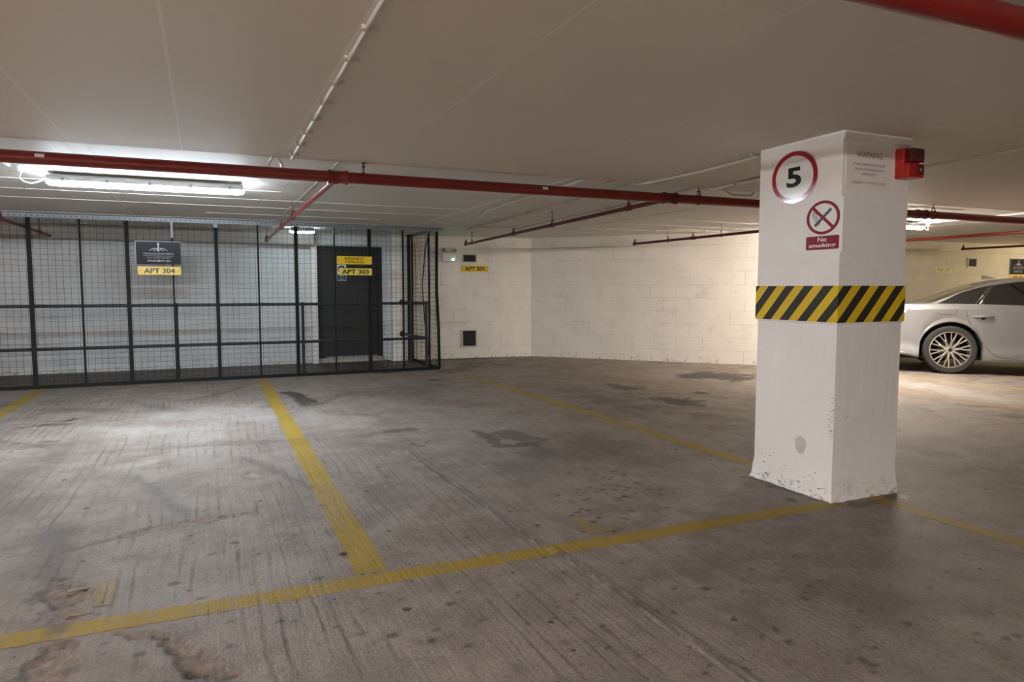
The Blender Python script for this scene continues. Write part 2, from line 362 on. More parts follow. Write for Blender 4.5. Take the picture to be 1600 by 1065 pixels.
CHIPS = [
    ([(-0.665, 3.856), (-0.538, 3.948), (-0.402, 4.007), (-0.287, 4.061), (-0.166, 4.084), (-0.007, 4.094), (0.126, 4.131), (0.272, 4.166)], [0.01, 0.022, 0.035, 0.055, 0.05, 0.045, 0.028, 0.014], 0.01),
    ([(-0.616, 3.363), (-0.56, 3.291)], [0.1, 0.09], 0.014),
    ([(-0.569, 3.213), (-0.541, 2.97)], [0.05, 0.05], 0.006),
    ([(-0.501, 2.826), (-0.522, 2.719), (-0.525, 2.606)], [0.05, 0.07, 0.08], 0.014),
    ([(-0.332, 2.862), (-0.244, 2.813), (-0.163, 2.757), (-0.112, 2.654), (-0.095, 2.553), (-0.049, 2.489)], [0.012, 0.03, 0.04, 0.04, 0.05, 0.06], 0.013),
    ([(-0.077, 2.45), (0.058, 2.39)], [0.03, 0.03], 0.01),
    ([(-0.901, 3.908), (-0.755, 3.95)], [0.01, 0.01], 0.004),
]

STAINS = [
    ([(0.91, 8.843), (0.973, 8.481)], [0.09, 0.09], 0.95),
    ([(0.983, 8.319), (0.978, 7.832)], [0.06, 0.06], 0.8),
    ([(0.972, 7.788), (1.133, 7.857)], [0.07, 0.07], 0.6),
    ([(1.133, 7.857), (1.569, 8.495)], [0.05, 0.05], 0.35),
    ([(0.964, 8.65), (1.08, 7.976)], [0.05, 0.05], 0.9),
    ([(2.165, 5.794), (2.185, 5.546), (2.157, 5.177)], [0.025, 0.062, 0.05], 0.55),
    ([(2.13, 5.113), (2.407, 5.067)], [0.062, 0.088], 0.6),
    ([(2.395, 5.571), (2.472, 5.306), (2.564, 5.21)], [0.1, 0.112, 0.062], 0.5),
    ([(1.466, 6.041), (1.645, 6.054)], [0.062, 0.075], 0.5),
    ([(1.519, 5.458), (1.569, 5.386)], [0.037, 0.037], 0.5),
    ([(6.467, 8.098), (6.85, 7.929), (6.961, 7.722)], [0.252, 0.462, 0.21], 0.9),
    ([(6.829, 8.358), (6.846, 8.35)], [0.126, 0.126], 0.8),
    ([(4.824, 6.523), (4.893, 6.343), (4.891, 6.06)], [0.168, 0.252, 0.084], 0.9),
    ([(4.894, 7.834), (4.928, 7.431)], [0.105, 0.147], 0.7),
    ([(5.535, 6.803), (5.515, 6.755)], [0.084, 0.084], 0.9),
    ([(6.895, 5.086), (6.922, 4.814)], [0.105, 0.063], 0.95),
    ([(6.361, 4.778), (6.388, 4.728)], [0.05, 0.05], 0.8),
    ([(7.58, 4.874), (7.719, 4.722)], [0.105, 0.105], 0.5),
    ([(7.368, 4.257), (7.456, 4.218)], [0.125, 0.125], 0.5),
    ([(6.29, 3.65), (6.3, 3.645)], [0.025, 0.025], 0.9),
    ([(2.344, 10.336), (2.829, 10.298)], [0.05, 0.04], 0.8),
    ([(2.915, 9.276), (2.931, 9.269)], [0.105, 0.105], 0.7),
    ([(-2.088, 9.138), (-1.917, 9.155)], [0.05, 0.05], 0.8),
    ([(-1.489, 7.663), (-1.199, 7.602)], [0.062, 0.05], 0.6),
    ([(-1.596, 7.579), (-1.379, 7.615)], [0.037, 0.025], 0.7),
    ([(-1.255, 7.801), (-1.199, 7.885)], [0.05, 0.037], 0.8),
    ([(-1.258, 6.787), (-1.185, 6.755)], [0.05, 0.05], 0.6),
    ([(-1.751, 9.225), (-1.345, 9.193)], [0.03, 0.02], 0.6),
    ([(3.336, 3.326), (3.337, 3.142)], [0.03, 0.02], 0.7),
    ([(3.833, 2.865), (3.881, 2.858)], [0.06, 0.05], 0.7),
    ([(3.433, 2.849), (3.81, 2.847)], [0.04, 0.04], 0.5),
    ([(3.335, 3.524), (3.345, 2.955)], [0.025, 0.025], 0.5),
    ([(4.442, 10.881), (4.583, 10.391)], [0.084, 0.042], 0.6),
    ([(3.438, 10.12), (4.458, 11.215), (5.413, 11.403)], [0.21, 0.168, 0.063], 0.45),
    ([(2.279, 4.418), (2.109, 3.433)], [0.0001, 0.0001], 0),
    ([(3.29, 3.596), (3.3, 3.596)], [0.02, 0.02], 0.8),
    ([(3.299, 3.342), (3.3089999999999997, 3.342)], [0.025, 0.025], 0.8),
    ([(3.192, 3.077), (3.202, 3.077)], [0.03, 0.03], 0.8),
    ([(2.538, 3.494), (2.5479999999999996, 3.494)], [0.012, 0.012], 0.8),
    ([(1.899, 2.287), (1.909, 2.287)], [0.012, 0.012], 0.8),
    ([(2.94, 2.395), (2.9499999999999997, 2.395)], [0.01, 0.01], 0.8),
    ([(1.431, 2.676), (1.441, 2.676)], [0.012, 0.012], 0.8),
    ([(0.58, 4.108), (0.59, 4.108)], [0.012, 0.012], 0.8),
    ([(0.093, 3.67), (0.103, 3.67)], [0.018, 0.018], 0.8),
    ([(-0.165, 3.254), (-0.155, 3.254)], [0.015, 0.015], 0.8),
    ([(-0.039, 2.9), (-0.028999999999999998, 2.9)], [0.012, 0.012], 0.8),
    ([(-0.097, 3.744), (-0.08700000000000001, 3.744)], [0.012, 0.012], 0.8),
    ([(0.231, 2.712), (0.24100000000000002, 2.712)], [0.012, 0.012], 0.8),
    ([(0.585, 2.432), (0.595, 2.432)], [0.012, 0.012], 0.8),
    ([(0.624, 2.809), (0.634, 2.809)], [0.012, 0.012], 0.8),
    ([(0.573, 3.258), (0.583, 3.258)], [0.012, 0.012], 0.8),
]

SPECKS = [
    ([(2.259, 4.137), (2.2689999999999997, 4.137)], [0.014, 0.014], 0.75),
    ([(2.543, 3.758), (2.553, 3.758)], [0.0152, 0.0152], 0.75),
    ([(2.321, 3.542), (2.331, 3.542)], [0.0154, 0.0154], 0.75),
    ([(2.371, 4.378), (2.381, 4.378)], [0.0071, 0.0071], 0.75),
    ([(2.08, 3.67), (2.09, 3.67)], [0.0114, 0.0114], 0.75),
    ([(2.201, 3.701), (2.211, 3.701)], [0.0082, 0.0082], 0.75),
    ([(1.819, 3.122), (1.829, 3.122)], [0.0137, 0.0137], 0.75),
    ([(2.081, 3.207), (2.0909999999999997, 3.207)], [0.0074, 0.0074], 0.75),
    ([(2.219, 3.804), (2.2289999999999996, 3.804)], [0.006, 0.006], 0.75),
    ([(2.371, 3.798), (2.381, 3.798)], [0.0082, 0.0082], 0.75),
    ([(2.535, 3.614), (2.545, 3.614)], [0.0089, 0.0089], 0.75),
    ([(2.436, 3.688), (2.4459999999999997, 3.688)], [0.0128, 0.0128], 0.75),
    ([(1.933, 3.046), (1.943, 3.046)], [0.0129, 0.0129], 0.75),
    ([(2.59, 3.679), (2.5999999999999996, 3.679)], [0.009, 0.009], 0.75),
    ([(2.074, 3.556), (2.0839999999999996, 3.556)], [0.0075, 0.0075], 0.75),
    ([(2.253, 3.523), (2.263, 3.523)], [0.012, 0.012], 0.75),
    ([(2.41, 3.568), (2.42, 3.568)], [0.0094, 0.0094], 0.75),
    ([(1.849, 3.245), (1.859, 3.245)], [0.0108, 0.0108], 0.75),
    ([(1.972, 3.4), (1.982, 3.4)], [0.013, 0.013], 0.75),
    ([(2.374, 3.254), (2.384, 3.254)], [0.0062, 0.0062], 0.75),
    ([(2.627, 4.372), (2.6369999999999996, 4.372)], [0.0062, 0.0062], 0.75),
    ([(2.425, 3.962), (2.4349999999999996, 3.962)], [0.0118, 0.0118], 0.75),
    ([(2.247, 3.645), (2.2569999999999997, 3.645)], [0.0078, 0.0078], 0.75),
    ([(2.331, 3.687), (2.3409999999999997, 3.687)], [0.0136, 0.0136], 0.75),
    ([(2.738, 3.867), (2.7479999999999998, 3.867)], [0.0094, 0.0094], 0.75),
    ([(1.948, 3.438), (1.958, 3.438)], [0.0138, 0.0138], 0.75),
    ([(2.197, 3.302), (2.207, 3.302)], [0.014, 0.014], 0.75),
    ([(2.271, 3.725), (2.2809999999999997, 3.725)], [0.0155, 0.0155], 0.75),
    ([(2.223, 3.479), (2.2329999999999997, 3.479)], [0.0121, 0.0121], 0.75),
    ([(2.407, 3.762), (2.417, 3.762)], [0.0152, 0.0152], 0.75),
    ([(2.135, 3.797), (2.1449999999999996, 3.797)], [0.0092, 0.0092], 0.75),
    ([(2.167, 3.551), (2.1769999999999996, 3.551)], [0.0075, 0.0075], 0.75),
    ([(2.744, 5.065), (2.754, 5.065)], [0.0076, 0.0076], 0.75),
    ([(2.42, 3.257), (2.4299999999999997, 3.257)], [0.0113, 0.0113], 0.75),
    ([(2.053, 3.584), (2.0629999999999997, 3.584)], [0.0119, 0.0119], 0.75),
    ([(2.479, 3.962), (2.489, 3.962)], [0.0102, 0.0102], 0.75),
    ([(2.349, 3.329), (2.359, 3.329)], [0.0063, 0.0063], 0.75),
    ([(1.93, 3.762), (1.94, 3.762)], [0.0073, 0.0073], 0.75),
    ([(2.714, 4.619), (2.7239999999999998, 4.619)], [0.0123, 0.0123], 0.75),
    ([(2.312, 3.809), (2.3219999999999996, 3.809)], [0.0103, 0.0103], 0.75),
    ([(2.095, 3.185), (2.105, 3.185)], [0.0089, 0.0089], 0.75),
    ([(1.557, 3.564), (1.567, 3.564)], [0.0145, 0.0145], 0.75),
    ([(2.391, 3.654), (2.401, 3.654)], [0.0109, 0.0109], 0.75),
    ([(2.414, 4.062), (2.424, 4.062)], [0.0089, 0.0089], 0.75),
    ([(2.088, 3.602), (2.098, 3.602)], [0.0098, 0.0098], 0.75),
    ([(2.598, 3.57), (2.6079999999999997, 3.57)], [0.0123, 0.0123], 0.75),
    ([(2.081, 3.724), (2.0909999999999997, 3.724)], [0.0069, 0.0069], 0.75),
    ([(1.901, 3.219), (1.911, 3.219)], [0.0147, 0.0147], 0.75),
    ([(1.844, 3.361), (1.854, 3.361)], [0.0137, 0.0137], 0.75),
    ([(2.415, 4.184), (2.425, 4.184)], [0.0136, 0.0136], 0.75),
    ([(1.881, 3.397), (1.891, 3.397)], [0.0088, 0.0088], 0.75),
    ([(1.946, 3.726), (1.956, 3.726)], [0.0129, 0.0129], 0.75),
    ([(1.774, 3.106), (1.784, 3.106)], [0.0125, 0.0125], 0.75),
    ([(2.203, 3.701), (2.2129999999999996, 3.701)], [0.0115, 0.0115], 0.75),
    ([(1.963, 3.263), (1.973, 3.263)], [0.0106, 0.0106], 0.75),
    ([(2.57, 4.082), (2.5799999999999996, 4.082)], [0.014, 0.014], 0.75),
    ([(1.906, 3.388), (1.916, 3.388)], [0.0134, 0.0134], 0.75),
    ([(2.433, 3.91), (2.4429999999999996, 3.91)], [0.0144, 0.0144], 0.75),
    ([(2.591, 3.975), (2.601, 3.975)], [0.0158, 0.0158], 0.75),
    ([(2.435, 3.699), (2.445, 3.699)], [0.0113, 0.0113], 0.75),
    ([(-0.251, 2.657), (-0.241, 2.657)], [0.0138, 0.0138], 0.7),
    ([(0.491, 2.494), (0.501, 2.494)], [0.0102, 0.0102], 0.7),
    ([(1.431, 2.883), (1.441, 2.883)], [0.0111, 0.0111], 0.7),
    ([(0.751, 2.411), (0.761, 2.411)], [0.0068, 0.0068], 0.7),
    ([(0.816, 2.254), (0.826, 2.254)], [0.0091, 0.0091], 0.7),
    ([(1.524, 3.154), (1.534, 3.154)], [0.0053, 0.0053], 0.7),
    ([(0.411, 2.58), (0.421, 2.58)], [0.0055, 0.0055], 0.7),
    ([(1.025, 2.334), (1.035, 2.334)], [0.005, 0.005], 0.7),
    ([(0.605, 3.143), (0.615, 3.143)], [0.005, 0.005], 0.7),
    ([(-0.401, 3.423), (-0.391, 3.423)], [0.0053, 0.0053], 0.7),
    ([(-0.26, 3.922), (-0.25, 3.922)], [0.0072, 0.0072], 0.7),
    ([(0.266, 2.693), (0.276, 2.693)], [0.0085, 0.0085], 0.7),
    ([(-0.086, 2.515), (-0.076, 2.515)], [0.005, 0.005], 0.7),
    ([(0.393, 3.141), (0.403, 3.141)], [0.0067, 0.0067], 0.7),
    ([(-0.368, 2.714), (-0.358, 2.714)], [0.0064, 0.0064], 0.7),
    ([(-0.598, 3.071), (-0.588, 3.071)], [0.0051, 0.0051], 0.7),
    ([(0.779, 2.866), (0.789, 2.866)], [0.0084, 0.0084], 0.7),
    ([(1.57, 1.873), (1.58, 1.873)], [0.0068, 0.0068], 0.7),
    ([(1.334, 2.183), (1.344, 2.183)], [0.0064, 0.0064], 0.7),
    ([(-0.334, 2.978), (-0.324, 2.978)], [0.0082, 0.0082], 0.7),
    ([(1.476, 1.762), (1.486, 1.762)], [0.0087, 0.0087], 0.7),
    ([(0.167, 2.413), (0.17700000000000002, 2.413)], [0.005, 0.005], 0.7),
    ([(-0.426, 3.058), (-0.416, 3.058)], [0.0088, 0.0088], 0.7),
    ([(-0.333, 2.934), (-0.323, 2.934)], [0.0129, 0.0129], 0.7),
    ([(0.28, 2.939), (0.29000000000000004, 2.939)], [0.0055, 0.0055], 0.7),
    ([(0.032, 2.395), (0.042, 2.395)], [0.0064, 0.0064], 0.7),
    ([(1.517, 1.797), (1.527, 1.797)], [0.0085, 0.0085], 0.7),
    ([(-0.037, 2.417), (-0.026999999999999996, 2.417)], [0.0075, 0.0075], 0.7),
    ([(0.413, 3.061), (0.423, 3.061)], [0.0147, 0.0147], 0.7),
    ([(0.644, 3.016), (0.654, 3.016)], [0.0073, 0.0073], 0.7),
    ([(-0.381, 2.965), (-0.371, 2.965)], [0.007, 0.007], 0.7),
    ([(0.041, 2.588), (0.051000000000000004, 2.588)], [0.0118, 0.0118], 0.7),
    ([(-0.678, 3.215), (-0.668, 3.215)], [0.0057, 0.0057], 0.7),
    ([(1.541, 1.926), (1.551, 1.926)], [0.0056, 0.0056], 0.7),
    ([(-0.011, 3.554), (-0.0009999999999999992, 3.554)], [0.0148, 0.0148], 0.7),
    ([(0.047, 2.794), (0.057, 2.794)], [0.0073, 0.0073], 0.7),
    ([(0.934, 2.408), (0.9440000000000001, 2.408)], [0.0105, 0.0105], 0.7),
    ([(-0.37, 2.793), (-0.36, 2.793)], [0.0059, 0.0059], 0.7),
    ([(0.747, 2.886), (0.757, 2.886)], [0.0059, 0.0059], 0.7),
    ([(0.689, 2.709), (0.699, 2.709)], [0.0063, 0.0063], 0.7),
    ([(1.193, 2.311), (1.203, 2.311)], [0.005, 0.005], 0.7),
    ([(-0.056, 3.051), (-0.046, 3.051)], [0.0134, 0.0134], 0.7),
    ([(1.589, 2.197), (1.599, 2.197)], [0.005, 0.005], 0.7),
    ([(1.381, 2.459), (1.391, 2.459)], [0.0083, 0.0083], 0.7),
    ([(1.079, 2.308), (1.089, 2.308)], [0.0073, 0.0073], 0.7),
    ([(1.783, 2.348), (1.793, 2.348)], [0.0065, 0.0065], 0.7),
    ([(1.786, 2.679), (1.796, 2.679)], [0.0059, 0.0059], 0.7),
    ([(1.852, 2.921), (1.862, 2.921)], [0.012, 0.012], 0.7),
    ([(1.149, 2.554), (1.159, 2.554)], [0.0058, 0.0058], 0.7),
    ([(1.119, 1.976), (1.129, 1.976)], [0.0052, 0.0052], 0.7),
    ([(0.528, 2.66), (0.538, 2.66)], [0.0075, 0.0075], 0.7),
    ([(0.187, 3.469), (0.197, 3.469)], [0.0084, 0.0084], 0.7),
    ([(1.789, 2.943), (1.799, 2.943)], [0.0055, 0.0055], 0.7),
    ([(1.265, 2.037), (1.275, 2.037)], [0.0094, 0.0094], 0.7),
    ([(-0.597, 2.937), (-0.587, 2.937)], [0.0146, 0.0146], 0.7),
    ([(1.747, 1.928), (1.7570000000000001, 1.928)], [0.005, 0.005], 0.7),
    ([(1.733, 2.658), (1.743, 2.658)], [0.0092, 0.0092], 0.7),
    ([(1.628, 1.968), (1.638, 1.968)], [0.0052, 0.0052], 0.7),
    ([(0.036, 2.446), (0.046, 2.446)], [0.0052, 0.0052], 0.7),
    ([(0.929, 2.68), (0.9390000000000001, 2.68)], [0.0053, 0.0053], 0.7),
    ([(1.181, 3.268), (1.191, 3.268)], [0.0051, 0.0051], 0.7),
    ([(0.358, 3.567), (0.368, 3.567)], [0.005, 0.005], 0.7),
    ([(0.712, 2.337), (0.722, 2.337)], [0.0127, 0.0127], 0.7),
    ([(-0.379, 3.229), (-0.369, 3.229)], [0.006, 0.006], 0.7),
    ([(0.867, 2.594), (0.877, 2.594)], [0.0138, 0.0138], 0.7),
    ([(0.345, 3.609), (0.355, 3.609)], [0.0099, 0.0099], 0.7),
    ([(-0.307, 2.92), (-0.297, 2.92)], [0.0076, 0.0076], 0.7),
    ([(1.64, 2.162), (1.65, 2.162)], [0.0089, 0.0089], 0.7),
    ([(-0.028, 2.902), (-0.018000000000000002, 2.902)], [0.0056, 0.0056], 0.7),
    ([(1.25, 2.386), (1.26, 2.386)], [0.0052, 0.0052], 0.7),
    ([(2.217, 2.052), (2.227, 2.052)], [0.0119, 0.0119], 0.7),
    ([(1.885, 1.81), (1.895, 1.81)], [0.0112, 0.0112], 0.7),
    ([(1.826, 1.882), (1.836, 1.882)], [0.0067, 0.0067], 0.7),
    ([(1.918, 1.919), (1.928, 1.919)], [0.0079, 0.0079], 0.7),
    ([(2.786, 1.665), (2.796, 1.665)], [0.0086, 0.0086], 0.7),
    ([(3.299, 2.091), (3.3089999999999997, 2.091)], [0.0118, 0.0118], 0.7),
    ([(2.228, 2.362), (2.238, 2.362)], [0.0136, 0.0136], 0.7),
    ([(2.881, 1.964), (2.8909999999999996, 1.964)], [0.0069, 0.0069], 0.7),
    ([(2.687, 1.505), (2.6969999999999996, 1.505)], [0.0126, 0.0126], 0.7),
    ([(1.91, 1.89), (1.92, 1.89)], [0.0088, 0.0088], 0.7),
    ([(2.254, 2.086), (2.264, 2.086)], [0.0109, 0.0109], 0.7),
    ([(2.327, 1.985), (2.3369999999999997, 1.985)], [0.0071, 0.0071], 0.7),
    ([(2.566, 1.576), (2.5759999999999996, 1.576)], [0.0124, 0.0124], 0.7),
    ([(2.023, 1.618), (2.033, 1.618)], [0.0101, 0.0101], 0.7),
    ([(2.402, 1.729), (2.412, 1.729)], [0.0119, 0.0119], 0.7),
    ([(2.703, 2.239), (2.7129999999999996, 2.239)], [0.0063, 0.0063], 0.7),
    ([(2.536, 2.41), (2.546, 2.41)], [0.0131, 0.0131], 0.7),
    ([(2.135, 1.654), (2.1449999999999996, 1.654)], [0.006, 0.006], 0.7),
    ([(2.029, 1.581), (2.0389999999999997, 1.581)], [0.011, 0.011], 0.7),
    ([(2.335, 1.882), (2.3449999999999998, 1.882)], [0.0068, 0.0068], 0.7),
    ([(2.339, 2.3), (2.3489999999999998, 2.3)], [0.009, 0.009], 0.7),
    ([(1.96, 1.62), (1.97, 1.62)], [0.0072, 0.0072], 0.7),
    ([(2.33, 2.129), (2.34, 2.129)], [0.0073, 0.0073], 0.7),
    ([(2.412, 2.153), (2.4219999999999997, 2.153)], [0.0099, 0.0099], 0.7),
    ([(1.618, 1.732), (1.6280000000000001, 1.732)], [0.009, 0.009], 0.7),
    ([(2.631, 1.507), (2.6409999999999996, 1.507)], [0.0114, 0.0114], 0.7),
    ([(1.992, 1.549), (2.002, 1.549)], [0.0069, 0.0069], 0.7),
    ([(2.782, 1.91), (2.792, 1.91)], [0.0114, 0.0114], 0.7),
    ([(3.017, 1.994), (3.0269999999999997, 1.994)], [0.0076, 0.0076], 0.7),
    ([(2.115, 2.291), (2.125, 2.291)], [0.0066, 0.0066], 0.7),
]

SOFT = [
    ([(0.226, 5.533), (0.412, 5.047), (0.579, 4.51)], [0.037, 0.062, 0.037], 0.42),
    ([(-0.455, 5.248), (-0.273, 4.69), (-0.138, 4.235)], [0.05, 0.088, 0.062], 0.4),
    ([(-1.599, 6.938), (-1.281, 6.668), (-0.977, 6.129)], [0.062, 0.062, 0.062], 0.4),
    ([(-0.749, 4.331), (-0.694, 3.905), (-0.649, 3.555)], [0.125, 0.15, 0.1], 0.45),
    ([(-1.172, 5.016), (-1.001, 4.805)], [0.25, 0.25], 0.3),
    ([(0.058, 6.207), (0.741, 5.906), (1.418, 6.032)], [0.125, 0.15, 0.125], 0.28),
    ([(-0.984, 6.177), (0.056, 6.078)], [0.075, 0.075], 0.3),
    ([(-0.964, 8.334), (-1.519, 8.579)], [0.15, 0.15], 0.35),
    ([(2.257, 4.531), (2.909, 4.695)], [0.625, 0.625], 0.35),
    ([(4.153, 6.077), (4.211, 7.564)], [0.5, 0.5], 0.3),
    ([(2.379, 8.372), (1.666, 8.396)], [0.625, 0.25], 0.35),
    ([(2.899, 2.957), (2.764, 2.05)], [1.125, 1.125], 0.12),
    ([(0.415, 9.547), (0.031, 8.951), (-0.24, 8.706)], [0.1, 0.1, 0.1], 0.5),
    ([(-0.843, 8.972), (-0.409, 8.09)], [0.125, 0.125], 0.3),
    ([(-1.069, 6.449), (-1.208, 5.176)], [0.25, 0.25], 0.3),
]

BROWNS = [
    ([(0.965, 8.174), (1.698, 8.554)], [0.12, 0.12], 0.4),
    ([(2.029, 7.962), (2.695, 7.168)], [0.3, 0.4], 0.45),
    ([(-0.135, 6.162), (0.449, 6.035)], [0.1, 0.1], 0.35),
    ([(2.691, 5.046), (2.82, 4.282)], [0.5, 0.6], 0.3),
    ([(6.061, 7.387), (4.823, 8.664)], [0.5, 0.5], 0.4),
    ([(1.459, 5.335), (1.131, 5.734)], [0.15, 0.15], 0.3),
    ([(-1.537, 6.656), (-0.868, 6.615)], [0.15, 0.15], 0.25),
    ([(-0.646, 3.216), (-0.039, 2.529)], [0.25, 0.25], 0.25),
    ([(3.393, 10.14), (5.314, 11.196)], [0.15, 0.15], 0.5),
]

PALES = [
    ([(-0.449, 7.704), (0.146, 7.845), (0.546, 7.265)], [0.35, 0.5, 0.3], 0.75),
    ([(-0.944, 7.228), (-0.145, 6.876)], [0.3, 0.3], 0.6),
    ([(0.898, 7.11), (1.299, 6.569)], [0.4, 0.3], 0.4),
    ([(-0.502, 5.585), (-0.386, 5.696)], [0.12, 0.1], 0.6),
    ([(0.146, 7.845), (-0.126, 5.581)], [0.2, 0.2], 0.4),
    ([(-0.199, 2.959), (0.221, 3.171)], [0.3, 0.25], 0.35),
    ([(0.241, 4.994), (0.279, 4.942)], [0.06, 0.06], 0.7),
    ([(8.641, 6.388), (8.265, 4.955)], [0.35, 0.35], 0.5),
    ([(4.726, 3.441), (3.777, 2.698)], [0.2, 0.2], 0.2),
]

RIDGES = [
    ([(1.429, 5.228), (1.428, 4.637), (1.465, 3.691), (1.476, 3.262), (1.521, 2.91), (1.557, 2.582), (1.565, 2.271), (1.579, 1.861), (1.592, 1.602)], [0.024, 0.034, 0.022, 0.019, 0.018, 0.02, 0.023, 0.018, 0.018], 0.01),
]

MARKS = [
    ('ghost of an old yellow painted mark above the left end of the foreground line', [((-0.57, 3.356), (-0.431, 3.371)), ((-0.401, 3.387), (-0.397, 3.137)), ((-0.44, 3.389), (-0.433, 3.134)), ((-0.529, 3.093), (-0.443, 3.09)), ((-0.452, 3.257), (-0.423, 3.167))], .03, .45),
    ('short worn yellow painted mark near the centre right of the foreground line', [((1.822, 3.335), (1.821, 3.089)), ((1.871, 3.313), (1.851, 3.054)), ((1.862, 3.092), (1.979, 3.083))], .05, .35),
]
# ------------------------------------------------------------------ floor
def build_floor():
    xs = np.concatenate([np.arange(-7, -2.6, .4), np.arange(-2.6, 3.7, .014), np.arange(3.7, 6, .025), np.arange(6, 10.5, .045), np.arange(10.5, 19.01, .1)])
    ys = np.concatenate([np.arange(-7, .6, .4), np.arange(.6, 5, .016), np.arange(5, 10.7, .035), np.arange(10.7, 13.6, .12)])
    X, Y = np.meshgrid(xs, ys); Z = np.zeros_like(X)
    n1 = fbm(X*3.1, Y*3.1, 3); n2 = fbm(X*14, Y*14, 9); n3 = fbm(X*40, Y*40, 15, 3); nst = fbm(X*9, Y*1.2, 21)
    stain = np.zeros_like(X); brown = np.zeros_like(X); pale = np.zeros_like(X); chip = np.zeros_like(X)
    for pts, rad, k in CHIPS:      # broken out concrete: real hollows with rough brown bottoms
        d = dpoly(X, Y, pts, rad)+(n2-.5)*1.7+(n3-.5)*1.3; m = smooth01(d, .02, .25)
        Z -= m*k*(.6+.9*n3); chip = np.maximum(chip, m*(.55+.5*n3)); stain = np.maximum(stain, smooth01(d, -.15, .03)*(1-smooth01(d, .03, .2))*.45)
    for pts, rad, k in STAINS:
        d = dpoly(X, Y, pts, rad)+(n2-.5)*1.7+(n1-.5)*.8; stain = np.maximum(stain, smooth01(d, -.2, .12)*k)
    for pts, rad, k in SPECKS:
        cx_, cy_ = pts[0]; i0, i1 = np.searchsorted(xs, (cx_-.08, cx_+.08)); j0, j1 = np.searchsorted(ys, (cy_-.08, cy_+.08)); sl = (slice(j0, j1), slice(i0, i1))
        d = dpoly(X[sl], Y[sl], pts, rad)+(n3[sl]-.5)*1.2; stain[sl] = np.maximum(stain[sl], smooth01(d, -.5, .2)*k)
    for pts, rad, k in SOFT:
        d = dpoly(X, Y, pts, rad)+(n1-.5)*1.2+(n2-.5)*.6; stain = np.maximum(stain, smooth01(d, -.2, 1)*k)
    for pts, rad, k in BROWNS:
        d = dpoly(X, Y, pts, rad)+(n1-.5)*1.4+(n2-.5)*.7; brown = np.maximum(brown, smooth01(d, -.2, .9)*k)
    for pts, rad, k in PALES:
        d = dpoly(X, Y, pts, rad)+(n1-.5)*1.6+(n2-.5)*.9; pale = np.maximum(pale, smooth01(d, -.1, .8)*k)
    for pts, rad, k in RIDGES:     # the cracked joint: thin dark line with a raised lip
        wob = (n2-.5)*.02; d = dpoly(X+wob, Y, pts, rad); Z += smooth01(d, 0, .6)*k; 
        d2 = dpoly(X+.012+wob, Y, pts, [r*.55 for r in rad]); stain = np.maximum(stain, smooth01(d2, .1, .6)*.7)
        d3 = dpoly(X-.010+wob, Y, pts, [r*.5 for r in rad]); pale = np.maximum(pale, smooth01(d3, .1, .6)*.8)
    # dirty floor inside the cage and along the walls
    cage = smooth01(Y, 10.5, 10.75)*smooth01(-X, -3.5, -3.3); stain = np.maximum(stain, cage*(.62+.3*n1))
    wc = (11.826-Y)*.685+(5.653-X)*(.728); wc = np.abs(wc)
    stain = np.maximum(stain, smooth01(-np.abs(Y-11.95), -.5, 0)*smooth01(X, 3.2, 3.4)*(1-smooth01(X, 4.5, 5.7))*.75)
    brown = np.maximum(brown, smooth01(n1, .5, .72)*.38*smooth01(X, 1.5, 5))
    Z += (n1-.5)*.004; global FZ; FZ = lambda x, y: (fbm(x*3.1, y*3.1, 3)-.5)*.004
    nx, ny = len(xs), len(ys); me = bpy.data.meshes.new('floor')
    co = np.stack([X.ravel(), Y.ravel(), Z.ravel()], 1).astype(np.float32)
    I = np.arange(nx*ny).reshape(ny, nx); q = np.stack([I[:-1, :-1], I[:-1, 1:], I[1:, 1:], I[1:, :-1]], -1).reshape(-1, 4)
    me.vertices.add(len(co)); me.vertices.foreach_set('co', co.ravel()); me.loops.add(q.size); me.loops.foreach_set('vertex_index', q.ravel().astype(np.int32))
    me.polygons.add(len(q)); me.polygons.foreach_set('loop_start', np.arange(0, q.size, 4, dtype=np.int32)); me.polygons.foreach_set('loop_total', np.full(len(q), 4, np.int32))
    me.polygons.foreach_set('use_smooth', np.ones(len(q), bool)); me.update(calc_edges=True); me.validate()
    for nm, a in (('stain', stain), ('brown', brown), ('pale', pale), ('chip', chip)):
        at = me.attributes.new(nm, 'FLOAT', 'POINT'); at.data.foreach_set('value', a.ravel().astype(np.float32))
    me.materials.append(M['floor']); o = bpy.data.objects.new('floor', me); COL.objects.link(o); struct(o)
build_floor()
